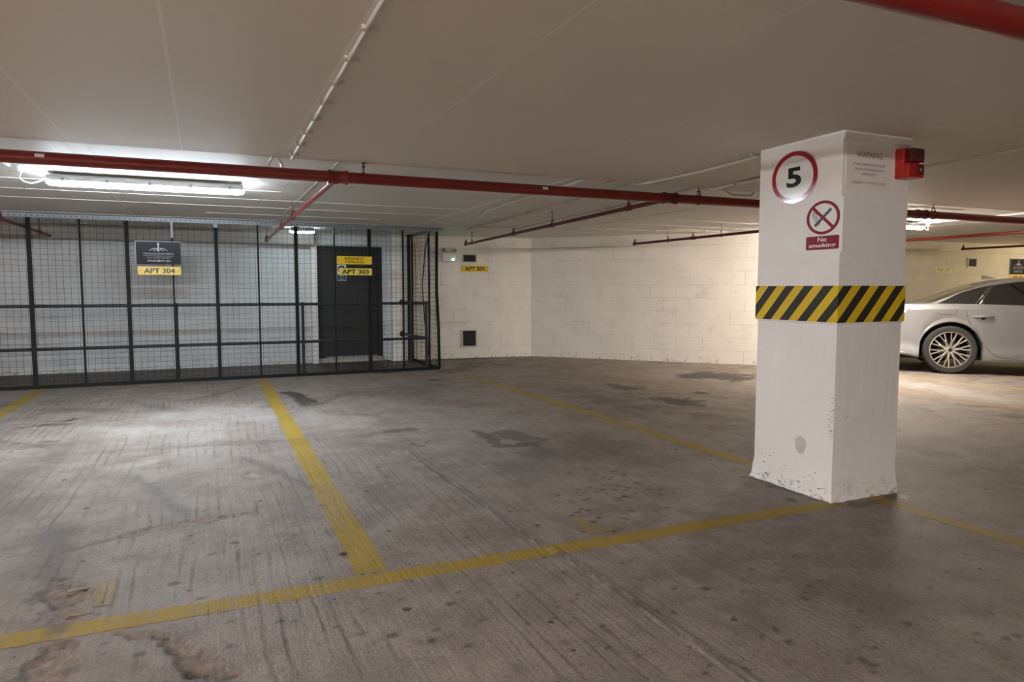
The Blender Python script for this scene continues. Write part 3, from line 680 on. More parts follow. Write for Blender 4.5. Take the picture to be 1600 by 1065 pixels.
def paint_line(label, pts, w0, w1=None, fade=.0, step=.04, name='parking_line', group=None):
    """worn yellow floor marking as a thin coat of paint with ragged edges"""
    w1 = w1 or w0; vs = []; fs = []; fd = []; st = []
    a, b = V((*pts[0], 0)), V((*pts[1], 0)); ln = (b-a).length; d = (b-a)/ln; nn = V((-d.y, d.x, 0)); n = int(ln/step); 
    for i in range(n+1):
        t = i/n; p = a+d*ln*t; wd = (w0+(w1-w0)*t)/2
        for k, s in enumerate((-1, -.5, 0, .5, 1)):
            e = (random.random()-.5)*.007 if abs(s) == 1 else 0
            q = p+nn*(s*wd+e); vs.append((q.x, q.y, 0))
            fd.append(min(1, max(0, fade+.25*(math.sin(q.x*3+q.y*1.7)*.5)*(fade > 0)+ (random.random()-.5)*.05)))
        if i:
            o = (i-1)*5
            for k in range(4): fs.append((o+k, o+5+k, o+6+k, o+1+k))
    A = np.array(vs); st = np.zeros(len(vs)); A[:, 2] = FZ(A[:, 0], A[:, 1])+.0012
    for P, R, K in RIDGES: A[:, 2] += smooth01(dpoly(A[:, 0], A[:, 1], P, R), 0, .6)*K; st = np.maximum(st, .45*smooth01(dpoly(A[:, 0]+.012, A[:, 1], P, [r*.6 for r in R]), .1, .7))
    for P, R, K in CHIPS: st = np.maximum(st, .55*smooth01(dpoly(A[:, 0], A[:, 1], P, R), 0, .4))
    vs = [tuple(p) for p in A]
    for P, R, K in STAINS+SOFT: st = np.maximum(st, .8*K*smooth01(dpoly(A[:, 0], A[:, 1], P, R), 0, .5))
    me = bpy.data.meshes.new(name); me.from_pydata(vs, [], fs); me.update()
    for nm, arr in (('fade', fd), ('stain', st)):
        at = me.attributes.new(nm, 'FLOAT', 'POINT'); at.data.foreach_set('value', arr)
    me.materials.append(M['line']); o = bpy.data.objects.new(name, me); COL.objects.link(o)
    return tag(o, label, 'floor marking', group)
G = 'yellow painted bay lines on the concrete floor'
paint_line('long yellow line crossing the foreground floor and ending at the white pillar', ((-3.6, 2.975), (3.40, 2.925)), .125, .118, 0, group=G)
paint_line('broad yellow bay line meeting the foreground line in a T, centre left', ((.708, 10.40), (.652, 3.03)), .138, .145, 0, group=G)
paint_line('thin yellow bay line from the cage corner to behind the white pillar', ((3.50, 10.30), (3.60, 3.62)), .105, .125, .05, group=G)
paint_line('yellow bay line cut by the left edge of the photo', ((-1.93, 10.35), (-1.93, 3.04)), .125, .125, .05, group=G)
paint_line('yellow line leaving the pillar foot towards the lower right', ((3.70, 2.93), (3.72, -3.5)), .115, .115, .08, group=G)
paint_line('faded yellow bay line starting in the far corner of the white walls', ((5.66, 11.55), (5.60, 4.4)), .11, .11, .72, group=G)
paint_line('faded yellow bay line along the angled wall and just right of the pillar', ((7.72, 9.25), (7.90, 3.2)), .13, .13, .45, group=G)
paint_line('faint yellow line beside the rear wheel of the silver car', ((9.10, 7.9), (9.50, 4.4)), .14, .14, .5, group=G)
def stroke_mark(label, strokes, wd, fade):
    vs = []; fs = []
    for p in strokes:
        a, b = V((*p[0], 0)), V((*p[1], 0)); d = (b-a).normalized(); nn = V((-d.y, d.x, 0)); n = max(2, int((b-a).length/.03))
        for i in range(n+1):
            q = a+(b-a)*i/n
            for s in (-1, 1): r = q+nn*s*(wd/2+(random.random()-.5)*.012); vs.append((r.x, r.y, float(FZ(np.array(r.x), np.array(r.y)))+.0012+.0004*strokes.index(p)))
            if i: o = len(vs)-4; fs.append((o, o+2, o+3, o+1))
    me = bpy.data.meshes.new('painted_mark'); me.from_pydata(vs, [], fs); me.update()
    at = me.attributes.new('fade', 'FLOAT', 'POINT'); at.data.foreach_set('value', [min(1, fade+random.random()*.35) for _ in vs])
    me.materials.append(M['line']); o = bpy.data.objects.new('painted_mark', me); COL.objects.link(o); tag(o, label, 'floor marking')
for lb, st, wd, fd in MARKS: stroke_mark(lb, st, wd, fd)
# ------------------------------------------------------------------ ceilings and walls
m = MB().box2((-7, -7, H1), (19, EDGE, 2.6)); o = struct(m.build('ceiling', 'ceil1')); 
m = MB().box2((-7, EDGE, H2), (19, 13.6, 2.6)); struct(m.build('ceiling', 'ceil2'))
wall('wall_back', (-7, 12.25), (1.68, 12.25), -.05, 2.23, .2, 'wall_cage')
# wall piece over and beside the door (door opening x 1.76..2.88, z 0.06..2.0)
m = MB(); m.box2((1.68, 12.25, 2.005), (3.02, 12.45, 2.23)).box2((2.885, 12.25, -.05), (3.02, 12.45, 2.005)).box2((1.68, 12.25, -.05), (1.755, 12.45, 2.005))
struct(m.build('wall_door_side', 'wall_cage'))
m = MB().box2((1.655, 12.12, 0), (1.745, 12.3, 2.04)).box2((3.0, 11.98, -.05), (3.25, 12.45, 2.215)); struct(m.build('trim_1', 'plaster'))
m = MB().box2((-7, 11.95, 2.0), (1.68, 12.25, 2.216)); struct(m.build('trim_2', 'beam'))
m = MB().box2((1.755, 12.20, 0), (2.885, 12.45, .07)); struct(m.build('trim_3', 'beam'))
wall('wall_far', (3.24, 12.12), (5.66, 11.83), -.05, 2.23, .2, 'wall')
CW0 = V((5.653, 11.826, 0)); CD = V((.6853, -.7282, 0)); CE = CW0+CD*4.25
wall('wall_angled', (5.62, 11.83), (CE.x, CE.y), -.05, 2.23, .2, 'wall')
m = MB().box2((CE.x, CE.y-.02, -.05), (CE.x+.2, 9.6, 2.216)); struct(m.build('wall_return', 'wall'))
wall('wall_right_far', (8.6, 9.40), (19, 9.40), -.05, 2.23, .2, 'wall_far')
m = MB().box2((18.9, -7, -.05), (19.1, 9.5, 2.216)); struct(m.build('wall_right', 'wall'))
m = MB().box2((-7.1, -7, -.05), (-6.9, 12.4, 2.216)); struct(m.build('wall_left', 'wall'))
wall('wall_behind', (19, -7), (-7, -7), -.05, 2.2, .2, 'wall')
# formwork seams: low raised fins of paint-covered laitance on the far ceiling
m = MB()
for yy, pr in ((5.55, .5), (6.15, .6), (7.2, .4), (7.92, .95), (8.28, .2), (8.67, .9), (9.1, .15), (9.5, .8), (10.25, .5)):
    x = -4.0
    while x < 15:
        ln = .5+random.random()*2.2
        if random.random() < pr: m.box((x+ln/2, yy+(random.random()-.5)*.012, H2-.001), (ln, .004+.006*random.random(), .007), Matrix.Rotation((random.random()-.5)*.006, 3, 'Z'))
        x += ln+.02
for xx in (-.81, -.69, .94, 2.9, 5.3, 7.6, 10.1):
    m.box((xx, 7.8, H2-.001), (.006, 5.2, .006))
struct(m.build('trim_4', 'ceil2'))
# door
dr = MB().box2((1.765, 12.27, .075), (2.875, 12.33, 2.0)).build('door_1', 'door', bevel=.004); struct(dr)
MB().box2((1.765, 12.245, .075), (1.82, 12.272, 2.0)).box2((2.82, 12.245, .075), (2.875, 12.272, 2.0)).box2((1.82, 12.245, 1.93), (2.82, 12.272, 2.0)).build('door_frame', 'door', dr)
MB().box2((1.90, 12.225, .075), (2.80, 12.255, .10)).build('threshold_strip', 'steel', dr)
MB().tube([(2.76, 12.25, 1.02), (2.76, 12.22, 1.02), (2.66, 12.22, 1.02)], .01, 8).build('door_handle', 'steel', dr)
# pillar
px0, px1, py0, py1 = 3.372, 3.926, 2.94, 3.59
pl = thing('pillar', 'square white painted concrete pillar carrying signs and a hazard band', 'pillar', ((px0+px1)/2, (py0+py1)/2, 0))
def pillar_shaft():
    bm_v = []; bm_f = []; zs = [0, .008, .02, .035, .06, .09, .14, .3, .7, 1.06, 1.065, 1.3, 1.8, 2.1, 2.175]; per = []
    n = 18
    for a, b, k in (((px0, py0), (px1, py0), n), ((px1, py0), (px1, py1), n), ((px1, py1), (px0, py1), n), ((px0, py1), (px0, py0), n)):
        for i in range(k): per.append((a[0]+(b[0]-a[0])*i/k, a[1]+(b[1]-a[1])*i/k))
    cx, cy = (px0+px1)/2, (py0+py1)/2; L_ = len(per)
    for iz, z in enumerate(zs):
        for x, y in per:
            f = max(0, (.10-z)/.10)**2*.014*(.45+random.random()*.9); f -= .006*(z < 1.062)*(z > .1)
            e = .0012*(random.random()-.5); sx = 1 if x > cx else -1; sy = 1 if y > cy else -1
            ex = (abs(x-cx) > (px1-px0)/2-1e-4); ey = (abs(y-cy) > (py1-py0)/2-1e-4)
            bm_v.append((x+sx*(f+e)*ex, y+sy*(f+e)*ey, z))
    for iz in range(len(zs)-1):
        for i in range(L_): a = iz*L_+i; b = iz*L_+(i+1) % L_; bm_f.append((a, b, b+L_, a+L_))
    bm_f.append(tuple(range((len(zs)-1)*L_, len(zs)*L_)))
    return MB().add(bm_v, bm_f)
pillar_shaft().build('shaft', 'plaster', pl)
MB().box2((px0-.0, py0-.012, 2.128), (px1+.012, py1, 2.1755)).build('collar', 'plaster', pl, bevel=.006)
m = MB(); m.prism([(.042*math.cos(t)*(1+.12*math.sin(3*t)), .062*math.sin(t)*(1+.08*math.cos(2*t))) for t in [2*math.pi*k/28 for k in range(28)]], (px0+.0062, 3.19, .297), (0, -1, 0), (0, 0, 1), 0, .0008)
m.build('rubbed_mark', 'scuff', pl)['label'] = 'grey oval rubbed mark low on the pillar'
m = MB()
for _ in range(26):
    z = .03+.15*random.random()**2; y = py0+.02+random.random()*.6; s = .002+.0045*random.random()
    m.prism([(s*1.8*math.cos(t), s*.6*math.sin(t)+.3*s*math.cos(t)) for t in [k*math.pi/3 for k in range(6)]], (px0-.0135*(max(0, .1-z)/.1)**2*1.3+.001, y, z), (0, -1, 0), (0, 0, 1), 0, .002)
for _ in range(30):
    z = .33+.3*random.random(); s = .0015+.0025*random.random(); m.prism([(s*2*math.cos(t), s*.5*math.sin(t)) for t in [k*math.pi/3 for k in range(6)]], (px0+.006, py0+.012+abs(random.gauss(0, .02)), z), (0, -1, 0), (0, 0, 1), 0, .0015)
m.build('scuff_marks', 'brownink', pl)['kind'] = 'stuff'
hb = MB(); e = .006
hb.box2((px0-e, py0-e, 1.072), (px1+e, py0, 1.288)).box2((px0-e, py0, 1.072), (px0, py1+e, 1.288)).box2((px1, py0, 1.072), (px1+e, py1+e, 1.288)).box2((px0, py1, 1.072), (px1, py1+e, 1.288))
tag(hb.build('hazard_band', 'hazard'), 'black and yellow striped hazard band wrapped around the white pillar', 'hazard tape')
# ------------------------------------------------------------------ signs
XL = (0, -1, 0); ZU = (0, 0, 1); XR = (1, 0, 0)
def squash(t, ky, kz):
    for o in t.children:
        for v in o.data.vertices: v.co.y *= ky; v.co.z *= kz
def speed_sign():
    c = V((px0, 3.290, 1.958)); t = thing('speed_limit_sign', 'round speed limit sign with red ring and black 5 high on the pillar', 'sign', c)
    R_ = .176; nx = V((-1, 0, -.024)).normalized(); c = c+V((-.006, 0, 0)); ut = V((-.024, 0, 1)).normalized()
    MB().lathe([(0, .0), (R_, .0), (R_, .004), (0, .004)], c, nx, 56).build('backing_disc', 'signglossy', t)
    MB().lathe([(R_-.031, .0042), (R_-.0005, .0042), (R_-.0005, .0052), (R_-.031, .0052)], c, nx, 56, closed=True).build('red_ring', 'signred', t)
    text('5', .135, c, XL, ut, 'ink', t, width=.114, bold=.03, name='numeral', lift=.006); return t
squash(speed_sign(), 1.04, .90)
def smoke_sign():
    c = V((px0, 3.066, 1.625)); t = thing('no_smoking_sign', 'no smoking sign with crossed-out cigarette and maroon caption panel on the pillar', 'sign', c)
    MB().prism(rect(.262, .36, 0, .018, .008), c, XL, ZU, 0, .002).build('clear_panel', 'signwhite', t)
    cc = c+V((0, 0, .075)); R_ = .112
    MB().lathe([(R_-.019, .0022), (R_, .0022), (R_, .0032), (R_-.019, .0032)], cc, (-1, 0, 0), 48, closed=True).build('ring', 'maroon', t)
    a = math.radians(45)
    MB().prism([(x*math.cos(a)-y*math.sin(a), x*math.sin(a)+y*math.cos(a)) for x, y in rect(.15, .019)], cc, XL, ZU, .0022, .003).build('cigarette', 'ink', t)
    a = math.radians(-45)
    MB().prism([(x*math.cos(a)-y*math.sin(a), x*math.sin(a)+y*math.cos(a)) for x, y in rect(.194, .02)], cc, XL, ZU, .003, .004).build('slash', 'maroon', t)
    m = MB()
    for k in range(3):
        p = [cc+V((-.003, .058-.012*k+.012*math.sin(s*5+.5), .045-.095*s)) for s in [i/8 for i in range(9)]]
        m.tube(p, .0016, 5)
    m.build('smoke', 'ink', t)
    c2 = c+V((0, 0, -.092))
    MB().prism(rect(.222, .090, 0, 0, .008), c2, XL, ZU, .0022, .003).build('caption_panel', 'maroon', t)
    text('No', .030, c2+V((0, 0, .022)), XL, ZU, 'signwhite', t, width=.060, bold=.02, lift=.004)
    text('smoking', .036, c2+V((0, 0, -.020)), XL, ZU, 'signwhite', t, width=.180, bold=.02, lift=.004)
    return t
bpy.context.view_layer.update(); squash(smoke_sign(), 1.09, .89)
def warn_sign():
    c = V((3.578, py0, 1.970)); t = thing('warning_notice', 'pale warning notice with brown lettering beside the red alarm sounder', 'sign', c)
    MB().prism(rect(.365, .245), c, XR, ZU, 0, .004).build('board', 'perspex', t)
    for s, h, z, wd in (('WARNING', .036, .078, .21), ('IF THIS ALARM SOUNDS PLEASE', .014, .022, .26), ('VACATE THE GARAGE AREA', .014, -.006, .235), ('IMMEDIATELY', .014, -.033, .12), ('POSSIBILITY OF TOXIC FUMES', .014, -.083, .27)):
        text(s, h, c+V((.005, 0, z)), XR, ZU, 'brownink', t, width=wd, bold=-.004 if h > .03 else .0, lift=.005)
warn_sign()
def sounder():
    c = V((3.905, py0-.045, 2.012)); t = thing('alarm_sounder', 'red alarm sounder beacon box on the top right of the pillar', 'alarm', (c.x, py0, c.z))
    MB().box2((3.80, py0-.06, 1.925), (3.935, py0, 2.100)).build('housing', 'alarm', t, bevel=.006)
    MB().box2((3.822, py0-.096, 2.015), (3.933, py0-.058, 2.098)).build('beacon_lens', 'lens', t, bevel=.008)
    MB().box2((3.803, py0-.094, 1.926), (3.933, py0-.058, 2.010)).build('front_cover', 'alarm', t, bevel=.006)
    MB().box2((3.868, py0-.097, 1.944), (3.928, py0-.093, 2.0)).build('horn_recess', 'lens', t)
    MB().lathe([(0, 0), (.009, 0), (.007, .004), (0, .005)], (3.90, py0-.097, 1.972), (0, -1, 0), 12).build('horn_centre', 'steel', t)
sounder()
def plate(name, label, c, r, wd, ht, s, mat, tw, th, ink='ink', holes=True, mat2=None):
    t = thing(name, label, 'sign', c); c = V(c)
    MB().prism(rect(wd, ht, 0, 0, .008), c, r, ZU, 0, .004).build('plate', mat, t)
    ss = s if isinstance(s, list) else [s]
    for i, q in enumerate(ss):
        text(q, th, c+V((0, 0, ((len(ss)-1)/2-i)*th*1.22)), r, ZU, ink, t, width=tw*(1 if i == 0 else .92), bold=.03 if len(ss) == 1 else .012, lift=.005)
    if holes:
        for sx in (-1, 1): MB().prism(circle(.006, 10, sx*(wd/2-.025)), c, r, ZU, .0042, .0065).build('fixing_screw', 'ink', t)
    return t
CY = 10.45                                           # plane of the cage front
def board(label, c, r, s, wd, ht):
    t = thing('apartment_board', label, 'sign', c); c = V(c); r = V(r); u = V(ZU); u0_ = u; u = (u+V((r.y, -r.x, 0))*.04).normalized(); c = c+V((r.y, -r.x, 0))*.006
    MB().prism(rect(wd, ht), c, r, u, -.003, .003).build('panel', 'navy', t)
    m = MB(); b = .006
    for p in (rect(wd+.014, b*1.2, 0, ht/2), rect(b*1.2, ht, -wd/2), ): m.prism(p, c, r, u, -.003, .0045)
    m.build('edge_trim', 'steel', t)
    m = MB(); k = wd/.53
    m.prism(circle(.013*k, 14, 0, .118*k), c, r, u, .004, .005); m.prism(rect(.014*k, .062*k, 0, .078*k), c, r, u, .004, .005); m.prism(rect(.022*k, .05*k, 0, .045*k), c, r, u, .0042, .0056)
    for sgn in (-1, 1):
        for (x0, x1, y0, h) in ((.02, .105, .035, .028), (.02, .06, .028, .018)):
            p = []; n = 9
            for i in range(n+1): q = i/n; p.append((sgn*(x0+(x1-x0)*q)*k, (y0+h*math.sin(math.pi*min(1, .35+.65*q)))*k))
            for i in range(n, -1, -1): q = i/n; p.append((sgn*(x0+(x1-x0)*q)*k, (y0-.008+h*math.sin(math.pi*min(1, .35+.65*q)))*k))
            m.prism(p, c, r, u, .0042, .0052)
    m.build('emblem', 'silver', t)
    text('HIGHLAND APARTMENTS', .020*k, c-u*.010*k, r, ZU, 'silver', t, width=.36*k, lift=.004)
    text('INVERNESS', .010*k, c-u*.040*k, r, ZU, 'silver', t, width=.11*k, lift=.004)
    for sg in (-1, 1): MB().prism(rect(.12*k, .003, sg*.12*k, -.040*k), c, r, u, .0035, .0045).build('rule', 'silver', t)
    text('LUXURY SERVICED APARTMENTS', .010*k, c-u*.066*k, r, ZU, 'silver', t, width=.29*k, lift=.004)
    text(s, .024*k, c-u*.104*k, r, ZU, 'silver', t, width=.27*k, lift=.004, bold=.01)
board('glossy black apartment board with silver emblem tied to the cage mesh', (-.55, CY-.04, 1.745), XR, 'APARTMENT 304', .535, .30)
plate('number_plate', 'bright yellow plate reading APT 304 under the black board on the cage', (-.545, CY-.045, 1.510), XR, .515, .110, 'APT 304', 'plate', .37, .068)
plate('resident_parking_sign', 'amber resident parking plate on the cage above plate APT 303', (2.04, CY-.045, 1.690), XR, .515, .118, ['RESIDENT', 'PARKING'], 'plate', .29, .040)
plate('number_plate', 'pale yellow plate reading APT 303 on the cage in front of the dark door', (2.05, CY-.05, 1.522), XR, .49, .100, 'APT 303', 'plate_pale', .40, .068)
plate('number_plate', 'yellow plate reading APT 203 on the white wall right of the cage', (4.53, 11.958, 1.637), (.993, -.119, 0), .515, .108, 'APT 203', 'plate', .36, .072, holes=False)
cp = CW0+CD*1.29
plate('number_plate', 'yellow plate reading APT 103 on the angled white block wall', (cp.x-.003, cp.y-.003, 1.611), CD, .53, .112, 'APT 103', 'plate', .345, .075, holes=False)
plate('number_plate', 'faded yellow plate reading APT 307 on the far wall behind the silver car', (13.69, 9.397, 1.655), XR, .52, .108, 'APT 307', 'plate_old', .41, .07, holes=False)
board('black apartment board on the far right wall above the silver car roof', (16.10, 9.395, 1.745), XR, 'APARTMENT 305', .56, .33)
plate('number_plate', 'yellow plate just under the far right black board, mostly hidden by the car roof', (16.10, 9.395, 1.515), XR, .52, .11, 'APT 305', 'plate', .37, .07, holes=False)
def door_notice():
    c = V((2.178, 12.268, 1.55)); t = thing('fire_door_notice', 'small blue and white notice on the dark door behind plate APT 303', 'sign', c)
    MB().prism(rect(.158, .275), c, XR, ZU, 0, .003).build('panel', 'signwhite', t)
    MB().prism(circle(.068, 28, 0, .055), c, XR, ZU, .0032, .004).build('disc', 'blue', t)
    MB().prism(circle(.012, 12, 0, .025), c, XR, ZU, .0042, .005).prism([(-.014, .095), (-.007, .045), (.007, .045), (.014, .095)], c, XR, ZU, .0042, .005).build('exclamation_mark', 'signwhite', t)
    MB().prism(rect(.145, .095, 0, -.082), c, XR, ZU, .0032, .004).build('caption_panel', 'blue', t)
    text('Keep', .03, c-V((0, 0, .062)), XR, ZU, 'signwhite', t, width=.07, lift=.005); text('shut', .03, c-V((0, 0, .103)), XR, ZU, 'signwhite', t, width=.062, lift=.005)
door_notice()
def vent(label, c, r, wd, ht, slats, broken=False):
    t = thing('wall_vent', label, 'vent', c); c = V(c); fr = .022; m = MB()
    for p in (rect(wd+2*fr, fr, 0, ht/2+fr/2), rect(wd+2*fr, fr, 0, -ht/2-fr/2), rect(fr, ht, -wd/2-fr/2), rect(fr, ht, wd/2+fr/2)): m.prism(p, c, r, ZU, -.004, .016)
    m.build('frame', 'alu', t)
    MB().prism(rect(wd, ht), c, r, ZU, -.003, .001).build('backing', 'dark', t)
    r_ = V(r); nn = r_.cross(V(ZU)); m = MB()
    for i in range(slats):
        z = -ht/2+(i+.5)*ht/slats; dz = (random.random()-.5)*.015 if broken else 0
        a = c+r_*(-wd/2)+V((0, 0, z))+nn*.004; b = c+r_*(wd/2)+V((0, 0, z+dz))+nn*.004; h = ht/slats*.6
        m.add([a, b, b+V((0, 0, h))+nn*.008, a+V((0, 0, h))+nn*.008, a-nn*.002, b-nn*.002, b+V((0, 0, h))+nn*.006, a+V((0, 0, h))+nn*.006], [(0, 1, 2, 3), (7, 6, 5, 4), (0, 4, 5, 1), (3, 2, 6, 7), (0, 3, 7, 4), (1, 5, 6, 2)])
    m.build('louvre_slats', 'grille', t)
FW = V((.993, -.119, 0))
vent('small dark rectangular vent above plate APT 203', (4.43, 11.968, 1.822), FW, .235, .120, 6)
vent('square louvred vent with bent slats low on the white wall beside the cage', (4.42, 11.968, .364), FW, .245, .275, 8, True)
vent('square dark vent on the far wall above and right of plate APT 307', (14.56, 9.392, 1.81), XR, .25, .155, 5)
def emergency_light():
    c = V((4.03, 12.0, 1.86)); t = thing('emergency_light', 'white twin-spot emergency light with green indicator beside the cage', 'light', c)
    MB().box((4.04, 11.975, 1.838), (.265, .085, .165)).build('casing', 'white', t, bevel=.018)
    for x, dx in ((3.925, -.03), (4.125, .05)):
        hd = MB().lathe([(0, -.05), (.03, -.045), (.045, 0), (.046, .025), (0, .026)], (x, 11.95, 1.965), (dx*4, -1, -.25), 20).build('spot_head', 'white', t, smooth=True)
        MB().lathe([(0, 0), (.038, 0), (.036, .006), (0, .008)], V((x, 11.95, 1.965))+V((dx*4, -1, -.25)).normalized()*.026, (dx*4, -1, -.25), 20).build('spot_lens', 'steel', hd)
    MB().tube([(3.94, 11.965, 1.958), (4.11, 11.965, 1.958)], .014, 8).build('bracket', 'white', t)
    MB().lathe([(0, 0), (.011, 0), (.009, .006), (0, .008)], (4.105, 11.932, 1.792), (0, -1, 0), 12).build('indicator', 'led', t)
emergency_light()
# ------------------------------------------------------------------ lamps
def batten(label, x0, x1, y, z, tube, r=.042, gap=.02):
    t = thing('tube_light', label, 'light', ((x0+x1)/2, y, z))
    hw = r*1.32; MB().box2((x0+.01, y-hw, z-.008), (x1-.01, y+hw, z+.040)).build('housing', 'body', t, bevel=.008)
    n = 12; vs = []; fs = []
    prof = [(y-r*math.cos(math.pi*k/n), z-.008-r*.95*math.sin(math.pi*k/n)) for k in range(n+1)]
    xs = [(x0, .6), (x0+.02, .9), (x0+.06, 1), (x1-.06, 1), (x1-.02, .9), (x1, .6)]
    for x, s in xs:
        for (yy, zz) in prof: vs.append((x, y+(yy-y)*s, z+(zz-z)*s))
    for i in range(len(xs)-1):
        for k in range(n): a = i*(n+1)+k; fs.append((a, a+1, a+n+2, a+n+1))
        a = i*(n+1); fs.append((a, a+n, a+2*n+1, a+n+1))
    fs += [tuple(range(n, -1, -1)), tuple((len(xs)-1)*(n+1)+k for k in range(n+1))]
    MB().add(vs, fs).build('diffuser', tube, t, smooth=True)
    k = max(2, int((x1-x0)/.3))
    for i in range(k):
        x = x0+.12+(x1-x0-.24)*i/(k-1)
        MB().box2((x-.01, y-hw-.004, z-.014), (x+.01, y-hw+.001, z+.018)).build('clip', 'steel', t)
    for x in (x0+.25, x1-.25): MB().box2((x-.015, y-.012, z+.03), (x+.015, y+.012, z+gap+.031)).build('spacer', 'steel', t)
    return t
batten('long bright white tube light under the ceiling beside the red pipe, left', -1.152, .348, 6.76, 2.155, 'tube_l', gap=.030)
batten('bright warm tube light seen past the right edge of the pillar', 7.86, 9.37, 6.76, 2.155, 'tube_r', gap=.030)
batten('small lit tube light inside the cage above the dark door', 1.22, 1.59, 11.25, 2.165, 'tube_c', .03, gap=.018)
batten('added neutral fill light on the near ceiling behind the viewpoint', -2.6, -1.1, -2.8, 2.115, 'fill_b', gap=.030)  # guessed lamp, added out of view to light the foreground and pillar
batten('added neutral fill light on the near ceiling out of frame to the left', -6.4, -4.9, 2.5, 2.115, 'fill_o', gap=.030)  # unseen lamp added to brighten pillar and cage from the left
batten('added yellowish fill light out of frame at far right over the bay wall', 16.3, 17.8, 6.76, 2.155, 'fill_f', gap=.030)  # unseen lamp added to light the far bay wall
# ------------------------------------------------------------------ pipes
def coupling(m, x, y, z, r, ax, ln=.12):
    ax = V(ax); m.lathe([(r, -ln/2), (r*1.28, -ln/2+.004), (r*1.28, -ln/2+.02), (r*1.12, -ln/2+.028), (r*1.12, ln/2-.028), (r*1.28, ln/2-.02), (r*1.28, ln/2-.004), (r, ln/2)], (x, y, z), ax, 20)
def hanger(t, x, y, z, r, zt, ax='x', nm='hanger'):
    m = MB(); 
    pts = []
    for k in range(13):
        a = math.pi*(-.5+k/6.0); o = V((0, math.cos(a), math.sin(a))) if ax == 'x' else V((math.cos(a), 0, math.sin(a)))
        pts.append(V((x, y, z))+o*(r+.004))
    m.tube(pts, .005, 6, cap=False)
    s = V((0, 1, 0)) if ax == 'x' else V((1, 0, 0))
    top = V((x, y, min(zt-.012, z+r+.035)))
    for sg in (-1, 1): m.tube([V((x, y, z))+s*sg*(r*.75)+V((0, 0, r*.7)), top+s*sg*.008], .005, 6)
    m.tube([top, (x, y, zt)], .005, 6); m.box(top, (.022, .022, .014)); m.box((x, y, zt-.004), (.03, .03, .008))
    return m.build(nm, 'red_dark', t)
PZ = 2.072; PR = .040
mp = thing('sprinkler_pipe', 'thick red main pipe spanning the picture below the ceiling edge', 'pipe', (1, 5.15, PZ))
MB().tube([(-6.9, 5.15, PZ), (18.8, 5.15, PZ)], PR, 24).build('pipe_run', 'red', mp, smooth=True)
for x in (.90, 3.80, 7.10, 10.6, -2.1):
    m = MB(); coupling(m, x, 5.15, PZ, PR, XR, .15)
    m.lathe([(.024, 0), (.028, .03), (.028, .075), (.034, .08), (.034, .10), (.022, .105)], (x, 5.15, PZ), (0, 1, -.05), 16)
    m.build('tee_fitting', 'red_dark' if x != .9 else 'red', mp, smooth=True)
for x in (1.07, 4.12, 7.29, -1.8, 10.9): hanger(mp, x, 5.085 if x < 2 else 5.15, PZ, PR, H1 if x < 2 else H2, 'x')
m = MB()
for x in (-.9, 2.55): m.box((x, 5.15-PR*.95, PZ+.01), (.05, .004, .02))
m.build('pale_label', 'white', mp)
def branch(label, a, b, r, hang, cap=.05, ups=(), mat='red_dark', ext=None):
    a, b = V(a), V(b); t = thing('branch_pipe', label, 'pipe', a, 'thin red sprinkler branch pipes')
    MB().tube([a, b], r, 14).build('pipe_run', mat, t, smooth=True)
    d = (b-a).normalized()
    m = MB(); m.lathe([(r*1.05, -.05), (r*1.35, -.045), (r*1.35, .0), (0, .004)], b, d, 14); m.tube([b-d*.03, b-d*.03+V((0, 0, cap+.01))], [r*1.1, r*.9], 10); m.tube([b-d*.03+V((0, 0, cap)), b-d*.03+V((0, 0, cap+.035))], [.007, .012], 8)
    m.build('sprinkler_head', mat, t)
    for k in hang: p = a+(b-a)*k; hanger(t, p.x, p.y, p.z, r, H2, 'y')
    for k in ups:
        p = a+(b-a)*k; MB().tube([p-d*.05, p-d*.045, p+d*.045, p+d*.05], [r, r*1.35, r*1.35, r], 12).tube([p, p+V((0, 0, .05))], r*.7, 8).tube([p+V((0, 0, .05)), p+V((0, 0, .08))], [.007, .013], 8).build('sprinkler_head', mat, t)
    return t
branch('red branch pipe running from the main pipe through the cage, left of the small lamp', (.90, 5.24, 2.07), (.92, 11.8, 2.035), .021, (.42, .97), ups=(.62,), mat='red')
branch('dark red branch pipe ending near the emergency light beside the cage', (3.80, 5.24, 2.065), (4.15, 11.4, 2.035), .021, (.40, .94), ups=(.62, .1))
branch('dark red branch pipe ending in front of the angled white block wall', (7.10, 5.24, 2.065), (6.83, 10.25, 2.045), .021, (.58, .82), ups=(.70,))
branch('dark red branch pipe at far left, seen through the cage mesh', (-2.1, 5.24, 2.07), (-2.03, 12.0, 2.035), .021, (.42, .90), ups=(.62,))
branch('dark red branch pipe ending over the silver car, far right', (13.9, 5.24, 2.065), (13.85, 9.15, 2.06), .021, (.62,))
branch('bright red branch pipe crossing behind the pillar over the car tail', (10.6, 5.24, 2.07), (10.55, 8.9, 2.06), .024, (), mat='red')  # brighter red paint stands for light from the nearby lamp
np_ = thing('sprinkler_pipe', 'red main pipe cutting the top right corner of the photo', 'pipe', (3, 1.42, 2.085))
MB().tube([(-6.9, 1.415, 2.10), (18.8, 1.415, 2.10)], .046, 24).build('pipe_run', 'red', np_, smooth=True)
hanger(np_, 4.6, 1.415, 2.10, .046, H1); hanger(np_, -2.0, 1.415, 2.10, .046, H1)
